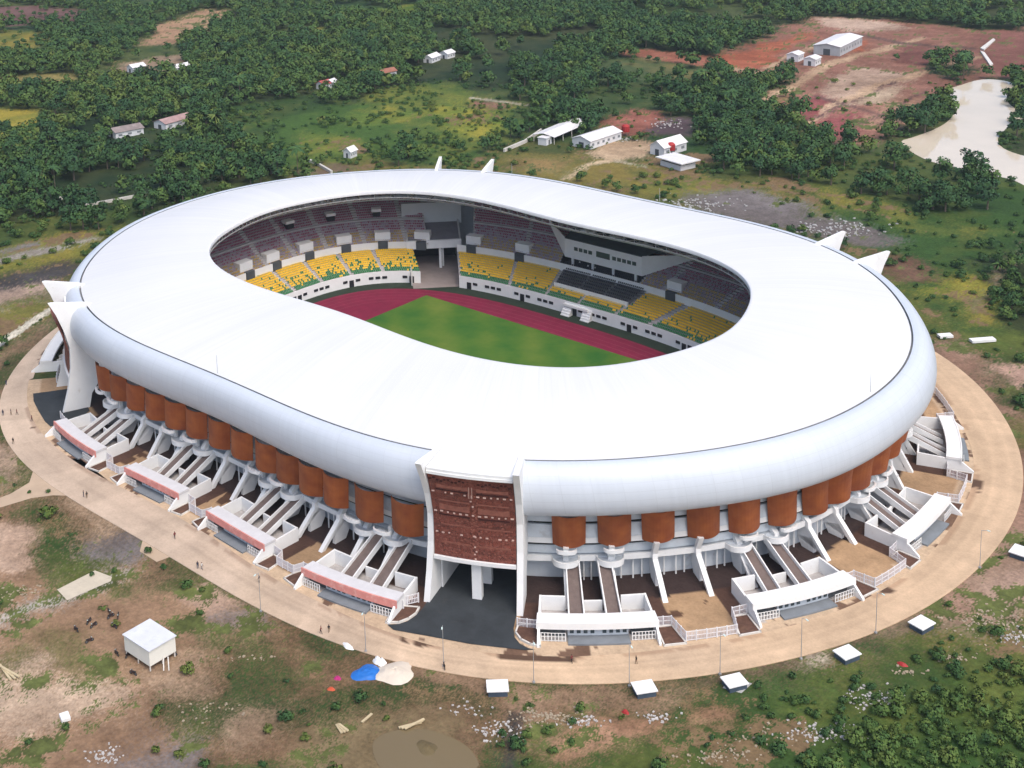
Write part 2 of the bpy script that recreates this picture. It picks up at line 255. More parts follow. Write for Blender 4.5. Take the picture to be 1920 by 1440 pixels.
# colour, tree density (None = leave), edge roughness in metres, polygon in photo pixels
PATCH=[
 ((.038,.066,.022),.72,6,[(-700,-90),(2600,-90),(2600,320),(1920,350),(1500,330),(1290,290),(1000,262),(860,300),(640,330),(500,345),(350,385),(190,440),(0,470),(-500,560)]),
 (grd,1.0,10,[(100,235),(190,140),(360,120),(500,130),(560,190),(470,225),(250,262)]),
 (grd,1.0,10,[(470,70),(760,45),(1000,30),(1330,20),(1450,55),(1330,110),(1110,112),(1090,160),(850,160),(560,190)]),
 (grd,.95,10,[(1330,-90),(2300,-90),(2300,45),(1850,55),(1700,38),(1520,26),(1440,66)]),
 (grd,.9,10,[(-300,290),(120,260),(420,270),(560,300),(350,380),(0,440),(-300,470)]),
 (purp,.15,5,[(-60,15),(60,10),(165,20),(150,50),(60,48),(-60,52)]),
 ((.28,.17,.10),.02,5,[(265,85),(300,45),(380,18),(440,20),(400,60),(370,75),(290,86)]),
 (gry,.10,6,[(-200,70),(90,58),(75,95),(0,122),(-200,140)]),
 ((.19,.15,.05),.03,5,[(-200,145),(165,138),(155,165),(90,172),(-200,180)]),
 ((.24,.17,.11),.05,4,[(215,118),(360,100),(365,128),(290,140),(240,134)]),
 ((.15,.165,.03),.08,6,[(-200,210),(100,203),(105,245),(40,258),(-200,262)]),
 (gr,.35,8,[(380,215),(470,190),(600,180),(640,230),(560,270),(430,260)]),
 ((.075,.115,.024),.22,9,[(460,240),(590,205),(740,163),(850,163),(950,212),(990,250),(860,295),(640,312),(500,318)]),
 ((.15,.17,.03),.05,7,[(640,215),(720,190),(800,215),(700,235)]),
 ((.15,.16,.03),.05,7,[(560,290),(600,240),(660,255),(640,300)]),
 ((.17,.19,.03),.05,7,[(830,190),(900,200),(950,240),(880,255),(800,215)]),
 ((.11,.15,.02),.1,6,[(680,20),(790,6),(775,30),(690,37)]),
 ((.10,.12,.03),.1,6,[(540,55),(600,48),(590,62),(545,66)]),
 ((.10,.105,.03),.05,7,[(560,335),(640,300),(760,312),(900,288),(1010,283),(1130,300),(1330,335),(1500,375),(1640,420),(1760,520),(1700,640),(1500,450),(1250,385),(950,330),(700,345)]),
 ((.12,.08,.05),.0,5,[(570,318),(640,305),(650,330),(600,340)]),
 (gry,.05,7,[(1180,330),(1330,340),(1480,375),(1400,385),(1200,355)]),
 ((.20,.13,.05),.02,6,[(940,295),(1080,300),(1060,322),(960,315)]),
 # cleared red-earth site
 ((.24,.115,.08),.01,6,[(1330,112),(1440,70),(1520,28),(1700,40),(1850,60),(1990,45),(1990,165),(1860,145),(1790,165),(1710,240),(1640,282),(1560,265),(1470,235),(1430,195),(1500,140),(1440,152),(1330,138)]),
 (red,0,5,[(1322,112),(1470,75),(1530,60),(1500,85),(1430,127),(1340,132)]),
 ((.37,.26,.19),0,5,[(1520,30),(1620,35),(1700,52),(1610,60),(1530,48)]),
 ((.36,.25,.18),0,5,[(1560,148),(1640,122),(1700,140),(1680,160),(1600,188),(1520,185)]),
 (red2,0,4,[(1460,202),(1520,178),(1585,195),(1535,226),(1480,232)]),
 (red2,0,4,[(1510,238),(1590,205),(1650,232),(1580,262)]),
 ((.20,.085,.065),0,6,[(1830,60),(1990,45),(1990,160),(1850,140)]),
 (red,0,3,[(1590,82),(1625,72),(1618,95),(1590,98)]),
 (olive,.1,4,[(1440,195),(1480,180),(1475,210),(1445,210)]),
 ((.30,.17,.11),0,5,[(1600,220),(1680,180),(1740,190),(1690,230),(1630,245)]),
 (tan_,0,2,[(1425,190),(1432,195),(1575,118),(1740,72),(1735,68),(1560,112)]),
 (tan_,0,2,[(1500,232),(1510,236),(1620,175),(1760,130),(1850,110),(1845,104),(1750,124),(1600,170)]),
 (tan_,0,2,[(1330,126),(1400,130),(1470,142),(1470,147),(1400,136),(1330,131)]),
 (tan_,0,2,[(1425,127),(1480,105),(1560,75),(1565,78),(1490,108),(1432,130)]),
 ((.28,.11,.07),.02,4,[(1160,90),(1230,95),(1330,105),(1330,125),(1240,116),(1160,101)]),
 ((.09,.10,.04),.15,6,[(1110,110),(1200,112),(1330,135),(1330,155),(1120,155)]),
 ((.26,.10,.07),.0,4,[(1118,228),(1180,205),(1240,210),(1228,245),(1190,256),(1128,242)]),
 ((.10,.07,.08),.0,4,[(1240,215),(1300,215),(1292,255),(1210,252)]),
 ((.42,.30,.19),0,3,[(1095,290),(1140,264),(1200,262),(1245,275),(1205,296),(1150,303)]),
 ((.40,.29,.18),0,1.5,[(1050,335),(1110,305),(1150,296),(1165,300),(1115,310),(1055,338)]),
 ((.30,.25,.17),0,1.5,[(1150,299),(1210,312),(1210,314),(1150,303)]),
 ((.20,.10,.07),.0,3,[(890,188),(950,200),(930,208),(890,198)]),
 ((.30,.27,.2),0,1.5,[(880,182),(985,196),(985,199),(880,186)]),
 ((.10,.05,.045),0,2,[(1455,240),(1560,205),(1680,150),(1682,154),(1565,209),(1458,244)]),
 ((.11,.06,.05),0,2,[(1560,268),(1640,215),(1740,165),(1742,169),(1644,219),(1563,272)]),
 ((.11,.06,.05),0,2,[(1520,178),(1600,196),(1700,240),(1698,244),(1598,200),(1518,182)]),
 ((.12,.07,.055),0,2,[(1600,60),(1700,80),(1830,90),(1830,94),(1700,85),(1598,64)]),
 ((.16,.065,.05),0,4,[(1690,85),(1800,95),(1790,125),(1680,118)]),
 ((.38,.28,.19),0,3,[(1590,196),(1640,170),(1700,160),(1660,190)]),
 # right of the stadium
 ((.05,.085,.02),.12,7,[(1480,335),(1990,345),(1990,690),(1860,690),(1770,650),(1700,600),(1660,480),(1560,410)]),
 ((.04,.07,.02),.8,8,[(1290,275),(1330,195),(1420,212),(1500,268),(1640,290),(1760,312),(1890,345),(1850,395),(1700,385),(1560,360),(1300,308)]),
 (grd,.9,5,[(1880,180),(1915,158),(1990,150),(1990,212),(1920,210),(1890,198)]),
 (grd,.9,5,[(1868,262),(1885,246),(1920,228),(1990,215),(1990,310),(1920,292),(1880,282)]),
 (grd,.9,6,[(1690,232),(1790,185),(1770,140),(1720,125),(1790,112),(1830,128),(1800,150),(1770,160),(1780,205),(1760,220),(1690,250)]),
 (gry,.04,7,[(1500,360),(1620,378),(1800,420),(1920,430),(1800,445),(1600,400)]),
 (grey,0,5,[(1280,372),(1420,362),(1560,408),(1665,438),(1640,470),(1480,430),(1350,402)]),
 ((.16,.09,.06),.02,4,[(1640,478),(1720,490),(1740,525),(1680,532)]),
 ((.19,.18,.03),.04,5,[(1740,520),(1800,505),(1825,545),(1760,575)]),
 (gry,.06,5,[(1770,570),(1820,560),(1850,600),(1790,620)]),
 (grd,.6,6,[(1840,500),(1990,430),(1990,620),(1880,610),(1830,560)]),
 ((.21,.16,.10),0,2,[(1990,420),(1930,455),(1860,520),(1800,580),(1806,582),(1868,524),(1990,432)]),
 ((.24,.145,.10),.0,4,[(1740,640),(1800,648),(1870,695),(1858,740),(1990,800),(1990,1120),(1900,1150),(1780,1190),(1700,1160)]),
 ((.36,.23,.17),0,3,[(1868,692),(1990,675),(1990,735),(1890,728)]),
 (gr,.05,4,[(1815,655),(1870,668),(1990,640),(1990,690),(1880,690)]),
 (olive,.03,4,[(1880,785),(1990,800),(1990,890),(1905,850)]),
 # left of the stadium
 ((.13,.14,.03),.04,5,[(-300,500),(180,440),(340,392),(300,424),(150,482),(-300,570)]),
 (gr,.3,5,[(-300,440),(0,425),(170,395),(330,360),(180,430),(0,465),(-300,520)]),
 ((.26,.23,.20),0,2,[(-200,525),(0,485),(190,447),(200,451),(0,495),(-200,535)]),
 (grey,0,3,[(0,470),(60,458),(75,465),(0,480)]),
 (wet,0,4,[(-200,560),(0,522),(130,488),(155,505),(100,535),(0,562),(-200,600)]),
 ((.28,.20,.15),.0,4,[(-200,585),(0,548),(100,528),(95,562),(0,600),(-200,650)]),
 ((.09,.11,.03),.03,4,[(-200,640),(0,585),(90,553),(110,585),(0,645),(-200,720)]),
 (pale,0,1,[(-100,690),(0,636),(98,573),(104,580),(0,650),(-100,705)]),
 ((.2,.13,.08),.02,4,[(-100,720),(0,668),(105,588),(110,605),(20,690),(0,760),(-100,850)]),
 # foreground
 (brn,.0,6,[(-400,800),(30,840),(60,930),(260,1010),(420,1110),(520,1175),(700,1235),(870,1268),(1100,1290),(1000,1600),(-600,1600)]),
 ((.28,.20,.14),.0,5,[(-200,820),(20,845),(48,893),(0,930),(-200,960)]),
 (gr,.02,4,[(-100,900),(20,900),(0,940),(-100,950)]),
 (gr,.03,4,[(10,962),(70,945),(110,1000),(225,1040),(205,1062),(120,1085),(50,1040)]),
 ((.42,.31,.21),.0,5,[(100,952),(130,937),(200,980),(218,1002),(160,1008),(118,982)]),
 (grey,.0,3,[(150,1012),(240,998),(272,1025),(235,1052),(160,1035)]),
 ((.40,.28,.20),.0,2,[(-100,980),(35,985),(60,1015),(45,1030),(62,1060),(20,1072),(-100,1050)]),
 ((.30,.27,.23),.0,3,[(-100,1190),(0,1158),(110,1108),(240,1055),(255,1062),(140,1115),(0,1182),(-100,1215)]),
 ((.30,.2,.14),.0,1.5,[(340,1122),(392,1090),(452,1125),(402,1157)]),
 ((.19,.15,.13),.0,3,[(405,1158),(455,1128),(480,1165),(430,1180)]),
 (gr,.03,3,[(225,1080),(272,1075),(275,1110),(230,1108)]),
 ((.36,.26,.18),.0,5,[(-100,1270),(60,1250),(130,1225),(130,1250),(60,1300),(180,1290),(250,1340),(120,1370),(-100,1400)]),
 ((.08,.085,.025),.03,4,[(0,1240),(60,1215),(75,1235),(20,1270)]),
 ((.33,.23,.15),.0,5,[(250,1280),(390,1230),(430,1270),(400,1310),(290,1330)]),
 ((.12,.10,.04),.02,5,[(80,1180),(200,1180),(220,1280),(150,1300),(100,1230)]),
 (gr,.02,5,[(395,1185),(470,1200),(560,1235),(640,1262),(600,1292),(480,1262),(420,1225)]),
 ((.045,.068,.02),.04,4,[(285,1330),(400,1312),(480,1262),(640,1300),(800,1285),(935,1330),(900,1362),(760,1345),(640,1345),(520,1335),(400,1375),(340,1372)]),
 ((.34,.24,.16),.0,4,[(440,1335),(520,1300),(600,1310),(570,1350),(450,1375)]),
 (grey,0,4,[(210,1420),(340,1375),(390,1385),(380,1440),(220,1460)]),
 ((.055,.085,.02),.05,4,[(390,1420),(480,1400),(600,1405),(600,1470),(380,1470)]),
 ((.20,.15,.08),.0,4,[(600,1350),(720,1345),(900,1395),(950,1440),(950,1500),(560,1500),(610,1400)]),
 ((.30,.195,.125),.0,4,[(770,1250),(870,1277),(1000,1290),(1250,1288),(1235,1335),(1000,1330),(850,1302),(770,1282)]),
 ((.06,.085,.023),.06,6,[(1240,1292),(1400,1275),(1600,1222),(1750,1155),(1990,1120),(1990,1560),(955,1560),(970,1345),(1240,1345)]),
 ((.21,.14,.095),.0,6,[(1235,1288),(1420,1262),(1580,1215),(1720,1150),(1800,1105),(1900,1020),(1990,1000),(1990,1135),(1820,1160),(1650,1238),(1450,1296),(1260,1312)]),
 ((.27,.18,.13),.0,3,[(1800,1130),(1990,1040),(1990,1140),(1830,1160)]),
 ((.10,.12,.03),.03,5,[(1480,1330),(1600,1290),(1750,1290),(1650,1340),(1500,1370)]),
 ((.34,.195,.12),.0,2.5,[(1050,1368),(1080,1345),(1180,1350),(1245,1342),(1220,1380),(1130,1406),(1060,1396)]),
 ((.34,.20,.12),.0,2,[(1280,1358),(1330,1336),(1388,1340),(1370,1362),(1300,1376)]),
 ((.40,.33,.25),0,2,[(1520,1235),(1560,1225),(1570,1250),(1540,1258)]),
 (wet,0,1.5,[(950,1332),(988,1330),(978,1380),(992,1470),(962,1470),(960,1385)]),
 ((.052,.090,.022),.30,5,[(1620,1345),(1760,1290),(1990,1240),(1990,1560),(1440,1560),(1520,1420)]),
]
PATCHW=[(np.array(c),d,r,W(p)) for c,d,r,p in PATCH]
STAD_OFF=34.0
def ground_eval(P,soft=False):
    """soil / grass colour and tree density at ground points"""
    jr=np.random.default_rng(77); jit=[(jr.normal(size=len(P)),jr.normal(size=len(P))) for _ in range(3)] if soft else []
    x,y=P[:,0],P[:,1]; n1=noise2(x,y,.045,5,1); n2=noise2(x,y,.045,5,2); m=noise2(x,y,.012,4,3); k=noise2(x,y,.11,4,4); f=noise2(x,y,.35,3,5)
    col=np.tile(np.array([.05,.068,.022]),(len(P),1)); den=np.full(len(P),.03)
    for c,d,r,poly in PATCHW:
        w=inside(np.stack([x+n1*r*1.6,y+n2*r*1.6],-1),poly)
        if d is not None: den[w]=d
        a=w.astype(float)
        if soft:
            for jx,jy in jit: a+=inside(np.stack([x+n1*r*1.6+jx*r*.75,y+n2*r*1.6+jy*r*.75],-1),poly)
            a/=len(jit)+1
        col=col*(1-a[:,None])+np.array(c)*a[:,None]
    lum=col.sum(1); isg=col[:,1]>col[:,0]
    # natural break-up: dry / lush grass, bare and stained soil
    t=np.clip(.5+m*.9+k*.5,0,1)[:,None]
    lush=col*np.array([.62,.82,.75]); dry=col*np.array([1.75,1.3,1.15])
    soilA=col*np.array([.72,.70,.68]); soilB=col*np.array([1.22,1.26,1.3])
    col=np.where(isg[:,None],lush*(1-t)+dry*t,soilA*(1-t)+soilB*t)
    # tufts of grass over bare soil, bare patches in grass
    rr=np.random.default_rng(6).random(len(P)); g=(~isg)&(den<.04)&(lum<.75)&(lum>.22)&((k+.5*f+.3*m+.55*(rr-.5))>.62); col[g]=np.array([.085,.10,.03])*(1+.4*f[g,None])
    b=isg&(den<.07)&((n2+.6*f+.5*(rr-.5))<-.55); col[b]=np.array([.17,.115,.06])
    return col,den
def build_ground():
    az=np.degrees(np.arctan2(_f[0],_f[1])); cs=unp([(-30,-60),(1950,-60),(-30,1480),(1950,1480)])
    A=np.arctan2(cs[:,0]-CAM[0],cs[:,1]-CAM[1]); a0,a1=A.min(),A.max()
    a0-=.12; a1+=.12; fine=np.linspace(a0,a1,1060); rest=np.linspace(a1,a0+2*np.pi,160)[1:-1]; A=np.concatenate([fine,rest])
    ys=np.linspace(1560,-110,830); D=np.hypot(*(unp(np.stack([np.full_like(ys,U0),ys],-1))[:,:2]-CAM[:2]).T)
    D=np.concatenate([[8,60],D[D>70],D.max()*np.array([1.05,1.12,1.2,1.35,1.6,2.0,2.6,3.4])]); nu,nv=len(A),len(D)
    a,d=np.meshgrid(A,D,indexing='ij'); P=np.stack([CAM[0]+np.sin(a)*d,CAM[1]+np.cos(a)*d],-1).reshape(-1,2)
    col,den=ground_eval(P,True)
    z=np.zeros(len(P)); V=np.column_stack([P,z-.02])
    o=gridmesh('ground',V,nu,nv,True,attrmat('ground_soil',fine=((1.1,.28),(.3,.25),(.07,.12))),kind='structure',flip=False)
    at=o.data.attributes.new('col','FLOAT_COLOR','POINT'); at.data.foreach_set('color',np.column_stack([col,np.ones(len(col))]).astype(np.float32).ravel())
    return o
build_ground()
# ----------------------------------------------------------------- ring road, forecourt, driveways, water
DS=lambda s: np.interp(s,[-240,-200,-160,-125,-100,-82,-42,0,15,90],[-1.5,-1.5,-1,0,1,.5,-1,-4,-5,-5])
RIN=lambda s: np.interp(s,[-262,-240,-200,-158,-125,-103,-82,-42,11,60,99],[15,15,15.1,15.4,17.1,20.0,19.3,16.2,11.7,11.5,12])
def colormesh(name,V,nu,nv,wrap,col,mat_,**kw):
    o=gridmesh(name,V,nu,nv,wrap,mat_,smooth=False,**kw); at=o.data.attributes.new('col','FLOAT_COLOR','POINT')
    at.data.foreach_set('color',np.column_stack([col,np.ones(len(col))]).astype(np.float32).ravel()); return o
_road_poly=curve(np.linspace(0,2*np.pi,721)[:-1],**CRd)
def build_road():
    nu,nv=900,14; S=np.linspace(-PER/2,PER/2,nu+1)[:-1]; pr=np.arctan2(_road_poly[:,1]-CRd['y0'],_road_poly[:,0]-CRd['x0'])
    inn=FR(S,np.where((S>-262)&(S<99),RIN(S),14),0)[:,:2]
    ang=np.arctan2(inn[:,1]-CRd['y0'],inn[:,0]-CRd['x0']); R=np.interp(ang,pr[np.argsort(pr)],np.hypot(_road_poly[:,0]-CRd['x0'],_road_poly[:,1]-CRd['y0'])[np.argsort(pr)],period=2*np.pi)
    out=np.stack([CRd['x0']+R*np.cos(ang),CRd['y0']+R*np.sin(ang)],-1)
    t=np.linspace(0,1,nv-1); P=inn[:,None]*(1-t[None,:,None])+out[:,None]*t[None,:,None]; z=np.full((nu,nv-1,1),.12)
    V=np.concatenate([np.concatenate([P,z],-1),np.concatenate([P[:,-1:],np.full((nu,1,1),-.3)],-1)],1).reshape(-1,3)
    x,y=V[:,0],V[:,1]; m=noise2(x,y,.03,4,21); k=noise2(x,y,.12,4,22); T=np.tile(np.concatenate([t,[1]]),nu)
    warm=np.array([.53,.385,.255]); cool=np.array([.49,.385,.295]); w=np.clip(.5+(x*.006+y*.003)+m*.4,0,1)[:,None]
    col=(cool*(1-w)+warm*w)*(1+.10*k+.08*m)[:,None]
    lay=(np.floor((S/ (6.0))).astype(int)); jit=np.random.default_rng(3).random(400); col*=np.repeat((.93+.14*jit[lay%400]),nv)[:,None]*(1+.07*(np.random.default_rng(8).random((400,2))[np.repeat(lay%400,nv),(T>.5).astype(int)]-.5))[:,None]; col*=np.where(np.abs(T-.5)<.04,.93,1)[:,None]; ty=noise2(np.repeat(S,nv)*.02,T*40,.3,3,23); col*=(1+.10*ty)[:,None]
    e=(T<.12)&(k>.0); col[e]=col[e]*np.array([.75,.7,.68]); st=(T<.2)&(k+m>.75); col[st]=np.array([.10,.06,.04])
    colormesh('ring_road',V,nu,nv,True,col,attrmat('road_concrete',fine=((2.0,.07),(.25,.10)),bump=.05,rough=.85),kind='structure')
build_road()
def build_court():
    S=np.linspace(-262,99,1100); O=np.linspace(-24,21,60); s,o=np.meshgrid(S,O,indexing='ij'); P=FR(s.ravel(),o.ravel(),.05); s=s.ravel(); o=o.ravel()-DS(s)
    x,y=P[:,0],P[:,1]; k=noise2(x,y,.12,4,31); m=noise2(x,y,.04,3,32)
    col=np.tile(np.array([.36,.24,.14]),(len(P),1)); col*=(1+.22*k+.15*m)[:,None]
    st=(k>.55)&(o<9); col[st]=np.array([.10,.055,.035])
    gc=np.array(GATES_L+GATES_R); dist=np.abs(s[:,None]-gc[None]).min(1)
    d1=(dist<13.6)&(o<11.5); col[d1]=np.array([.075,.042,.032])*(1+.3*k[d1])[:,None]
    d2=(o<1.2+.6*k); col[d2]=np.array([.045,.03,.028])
    f=(dist<10.2)&(o>4); col[f]=np.array([.38,.36,.35])*(1+.1*k[f])[:,None]
    f=(o>13.2)&(dist>10.3)|(o>14.2); col[f]=np.array([.50,.37,.25])*(1+.12*k[f])[:,None]
    f=(o>14.2)&(k>.5); col[f]=np.array([.15,.09,.06])
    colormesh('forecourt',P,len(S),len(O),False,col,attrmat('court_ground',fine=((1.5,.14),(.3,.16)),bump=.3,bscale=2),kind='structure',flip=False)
GATES_L=[-121.5,-154.0,-186.6,-219.2]; GATES_R=[-76.8,-38.4,0.0,38.4]; GATE_LE=-276.0
build_court()
def sheet(name,pts,z,mat_,kind='structure',**kw):
    mb=MB(); mb.add([(p[0],p[1],z) for p in pts],[tuple(range(len(pts)))]); 
    a=sum(pts[i][0]*pts[(i+1)%len(pts)][1]-pts[(i+1)%len(pts)][0]*pts[i][1] for i in range(len(pts)))
    if a<0: mb.f=[mb.f[0][::-1]]
    return obj(name,mb,mat_,kind=kind,**kw)
def smoothpoly(P,n=3):
    P=np.array(P,float)
    for _ in range(n): Q=np.roll(P,-1,0); P=np.stack([.75*P+.25*Q,.25*P+.75*Q],1).reshape(-1,2)
    return P
KL=[(810,1116),(803,1125),(793,1140),(780,1154),(765,1164),(748,1170),(726,1171)]; KR=[(973,1140),(967,1160),(963,1178),(965,1195),(975,1207),(990,1215),(1003,1218)]
dw=W(KL+[(738,1181),(800,1192),(880,1207),(930,1213),(985,1219)]+KR[::-1],.14)
_in=FR([-90.9,-90.9,-107.8,-107.8],[5,-40,-40,5],0)[:,:2]
sheet('driveway',list(dw)+list(_in),.16,ASPH)
dl=W([(62,738),(150,726),(168,770),(150,785),(118,792),(95,800),(84,790),(72,770),(63,752)],.14)
sheet('driveway',dl,.16,ASPH)
# branch road to the left and its stub
RB=mat('branch_concrete',(.46,.35,.25),.9,.12,.2,dirt=(.36,.26,.18),dscale=.1)
sheet('road',W([(40,862),(62,884),(55,905),(20,926),(-30,945),(-300,1000),(-300,1030),(0,952),(60,934),(100,929),(135,930),(165,942),(240,992),(330,1000),(150,860)]),.05,RB)
sheet('road',W([(268,1012),(262,1034),(294,1054),(320,1044),(350,1040)]),.05,RB)
sheet('path',W([(107,1106),(178,1070),(210,1082),(208,1090),(126,1126)]),.07,mat('pale_slab',(.52,.46,.36),.9,.12,.4,dirt=(.36,.31,.25),dscale=.3))
def watermat(name,col,rough,spec):
    m,t,b=nt(name); L=t.links.new; tc=N(t,'ShaderNodeTexCoord'); n=N(t,'ShaderNodeTexNoise',Scale=.05,Detail=4.0); L(tc.outputs['Object'],n.inputs['Vector'])
    mx=N(t,'ShaderNodeMix',data_type='RGBA'); L(n.outputs['Fac'],mx.inputs[0]); mx.inputs[6].default_value=(*[c*.9 for c in col],1); mx.inputs[7].default_value=(*[c*1.1 for c in col],1)
    L(mx.outputs[2],b.inputs['Base Color']); b.inputs['Roughness'].default_value=rough; b.inputs['Specular IOR Level'].default_value=spec
    n2=N(t,'ShaderNodeTexNoise',Scale=.6,Detail=3.0); L(tc.outputs['Object'],n2.inputs['Vector']); bp=N(t,'ShaderNodeBump',Strength=.012,Distance=.05); L(n2.outputs['Fac'],bp.inputs['Height']); L(bp.outputs[0],b.inputs['Normal'])
    return m
lake=smoothpoly(W([(1683,265),(1712,258),(1760,240),(1785,222),(1790,205),(1778,190),(1768,170),(1800,160),(1838,148),(1880,150),(1906,158),(1886,178),(1890,195),(1912,208),(1930,212),(1915,226),(1893,234),(1880,248),(1868,262),(1880,280),(1930,296),(2100,330),(2100,440),(1925,350),(1895,335),(1850,328),(1800,318),(1750,305),(1715,290)]),2)
sheet('lake',lake,.05,watermat('lake_water',(.66,.57,.45),.06,.6))
pond=smoothpoly(W([(690,1400),(720,1372),(790,1364),(850,1382),(888,1408),(905,1450),(730,1470)]),2)
sheet('pond',pond,.03,watermat('pond_water',(.17,.13,.07),.25,.3))
# ================================================================= STADIUM
ST=thing('stadium','huge oval stadium with a white ring roof, rust-red facade panels and raking white columns','stadium',(0,0,0))
def part(name,mb,m,parent=None,**kw): return obj(name,mb,m,ST if parent is None else parent,**kw)
NP=480; PH=np.linspace(0,2*np.pi,NP+1)[:-1]
ci=curve(PH,**CI); cg=curve(PH,**CG); cb=curve(PH,**CBd)
nb=np.stack([np.interp(PH,_p,_n[:,0]),np.interp(PH,_p,_n[:,1])],-1)
U=np.interp(PH,_p,_s)
def rings(name,rows,m,uvv,smooth=True):   # rows: list of (xy array, z)
    V=np.stack([np.column_stack([xy,np.broadcast_to(z,len(xy))]) for xy,z in rows],1); nv=len(rows)
    uv=np.stack([np.repeat(U,nv),np.tile(uvv,NP)],-1)
    return gridmesh(name,V.reshape(-1,3),NP,nv,True,m,ST,uv,smooth)
L=lambda a,b,t:a*(1-t)+b*t
rows=[(ci,ZI-1.1),(ci,ZI-.15),(L(ci,cg,.004),ZI)]
for t in np.linspace(.02,1,12): rows.append((L(ci,cg,t),L(ZI,ZG,t)+1.1*math.sin(math.pi*t)))
rings('roof',rows,ROOFM,[0,1,1.2]+list(1.2+50*np.linspace(.02,1,12)))
# gutter channel between roof and skin
gi=cg; go=cg+nb*.5
rings('gutter',[(gi,ZG),(gi+nb*.05,ZG-.6),(go-nb*.05,ZG-.6),(go,ZG+.02)],mat('gutter_lining',(.24,.25,.26),.6,.2,.3),[0,1,2,3],False)
def skinrow(th):
    a=(1-math.cos(th))/2; return (L(go,cb,a)+nb*(4.0*math.sin(th)-.35*a),ZG+.02+(ZB-ZG)*a+.9*math.sin(min(th,1.6))*(1-a))
rows=[skinrow(th) for th in np.linspace(0,math.pi,18)]+[(cb-nb*1.2,ZB+.15),(cb-nb*2.0,ZB+1.5)]
rings('roof_skin',rows,SKINM,list(np.linspace(0,22,20)))
rings('soffit',[(cb-nb*2.0,ZB+1.5),(L(cb,ci,.35),ZB+6),(L(ci,cg,.12),ZI-2.2),(ci,ZI-1.1)],mat('soffit_sheet',(.62,.63,.64),.8,.15,.2),[0,10,20,30])
# ring truss under the inner roof edge
mb=MB(); M_=160
tt=np.linspace(0,2*np.pi,M_+1)[:-1]; e0=curve(tt,**CI); e1=curve(tt,**CG); ea=L(e0,e1,.012); eb=L(e0,e1,.075)
TA=np.column_stack([ea,np.full(M_,ZI-2.6)]); TB=np.column_stack([eb,np.full(M_,ZI-4.0)]); TC=np.column_stack([L(e0,e1,.08),np.full(M_,ZI-1.7)])
for i in range(M_):
    j=(i+1)%M_; mb.tube(TA[i],TA[j],.16,n=5); mb.tube(TB[i],TB[j],.18,n=5); mb.tube(TA[i],TB[i],.09,n=4); mb.tube(TA[i],TB[j],.09,n=4); mb.tube(TB[i],TC[j],.08,n=4)
    mb.tube(TA[i],(ea[i][0],ea[i][1],ZI-1.05),.1,n=4)
# roof girders running out from the truss, seen under the roof
for i in range(0,M_,2):
    q=L(e0[i],e1[i],.75); mb.tube(TB[i],(q[0],q[1],ZG-4.5),.22,n=5); mb.tube(TA[i],(L(e0[i],e1[i],.4)[0],L(e0[i],e1[i],.4)[1],ZG-1.6),.16,n=5)
part('roof_truss',mb,STEEL)
# facade panels ---------------------------------------------------------------
PANR=[-81,-71.6,-62.4,-52.6,-43.3,-33.8,-24.4,-15.7,-6.6,3.2,12.8,21.5,31,40.6,50.2,60,69.6,79.2]
PANL=[-115.2,-125.3,-135.1,-143,-151,-158.6,-167.7,-176.1,-184.6,-192.7,-200.6,-208.9,-217.2,-225.4]
PANLE=[-PER/2-s for s in PANR]; PANF=[-s for s in PANL]   # hidden end and far side
OT=lambda s: np.interp(s,[-230,-130,-112,-90,-60,30],[1.6,1.6,2.6,.6,0,-.4])
LEAN=lambda s: np.interp(s,[-200,-112,-90,30],[1.6,1.6,3.0,2.6])
ZP=lambda s: float(np.interp(s,[-230,-60,-30,-5],[9.2,9.2,7.9,7.5]))
def SHR(s):   # small drift of a panel's foot along the facade
    if not -232<s<30: return 0.0
    top=float(OT(s))-.4; x0=projv(FR(s,top,17.6))[0][0][0]; b=np.linspace(-6,6,121); x=projv(FR(s+b,top-float(LEAN(s)),9.5))[0][:,0]
    return float(np.clip(np.interp(x0+1.0,x,b),-3.5,3.5))
def panel(s,w):
    n=10; top=OT(s)-.4; bot=top-LEAN(s); sh=SHR(s); V=[];k=n+1
    for face in (0,1):
        for zz,of in ((ZP(s),bot),(13.4,(bot+top)/2),(17.6,top)):
            for i in range(n+1):
                t=i/n*2-1; V.append(FR(s+t*w/2+sh*(17.6-zz)/(17.6-ZP(s)),of-1.9*t*t-.14*face,zz))
    F=[]; st=3*k
    for r in range(2):
        for i in range(n):
            a=r*k+i; F.append((a,a+1,a+1+k,a+k)); a+=st; F.append((a,a+k,a+1+k,a+1))
    for i in range(n): F.append((i,i+st,i+1+st,i+1)); a=2*k+i; F.append((a,a+1,a+1+st,a+st))
    for r in range(2):
        a=r*k; F.append((a,a+k,a+k+st,a+st)); a=r*k+n; F.append((a,a+st,a+k+st,a+k))
    mb=MB(); mb.add(V,F); o=part('facade_panel',mb,PANEL,smooth=False)
    l=o.data.uv_layers.new(name='UVMap'); 
    for lp in o.data.loops: l.data[lp.index].uv=(((lp.vertex_index%k)/n)*w,0)
for s in PANR: panel(s,float(np.interp(s,[-60,-35,-10,20],[7.1,8.0,8.9,9.2])))
for i,s in enumerate(PANL): panel(s,8.0 if i>2 else 7.8)
for s in PANLE+PANF: panel(s,7.0)
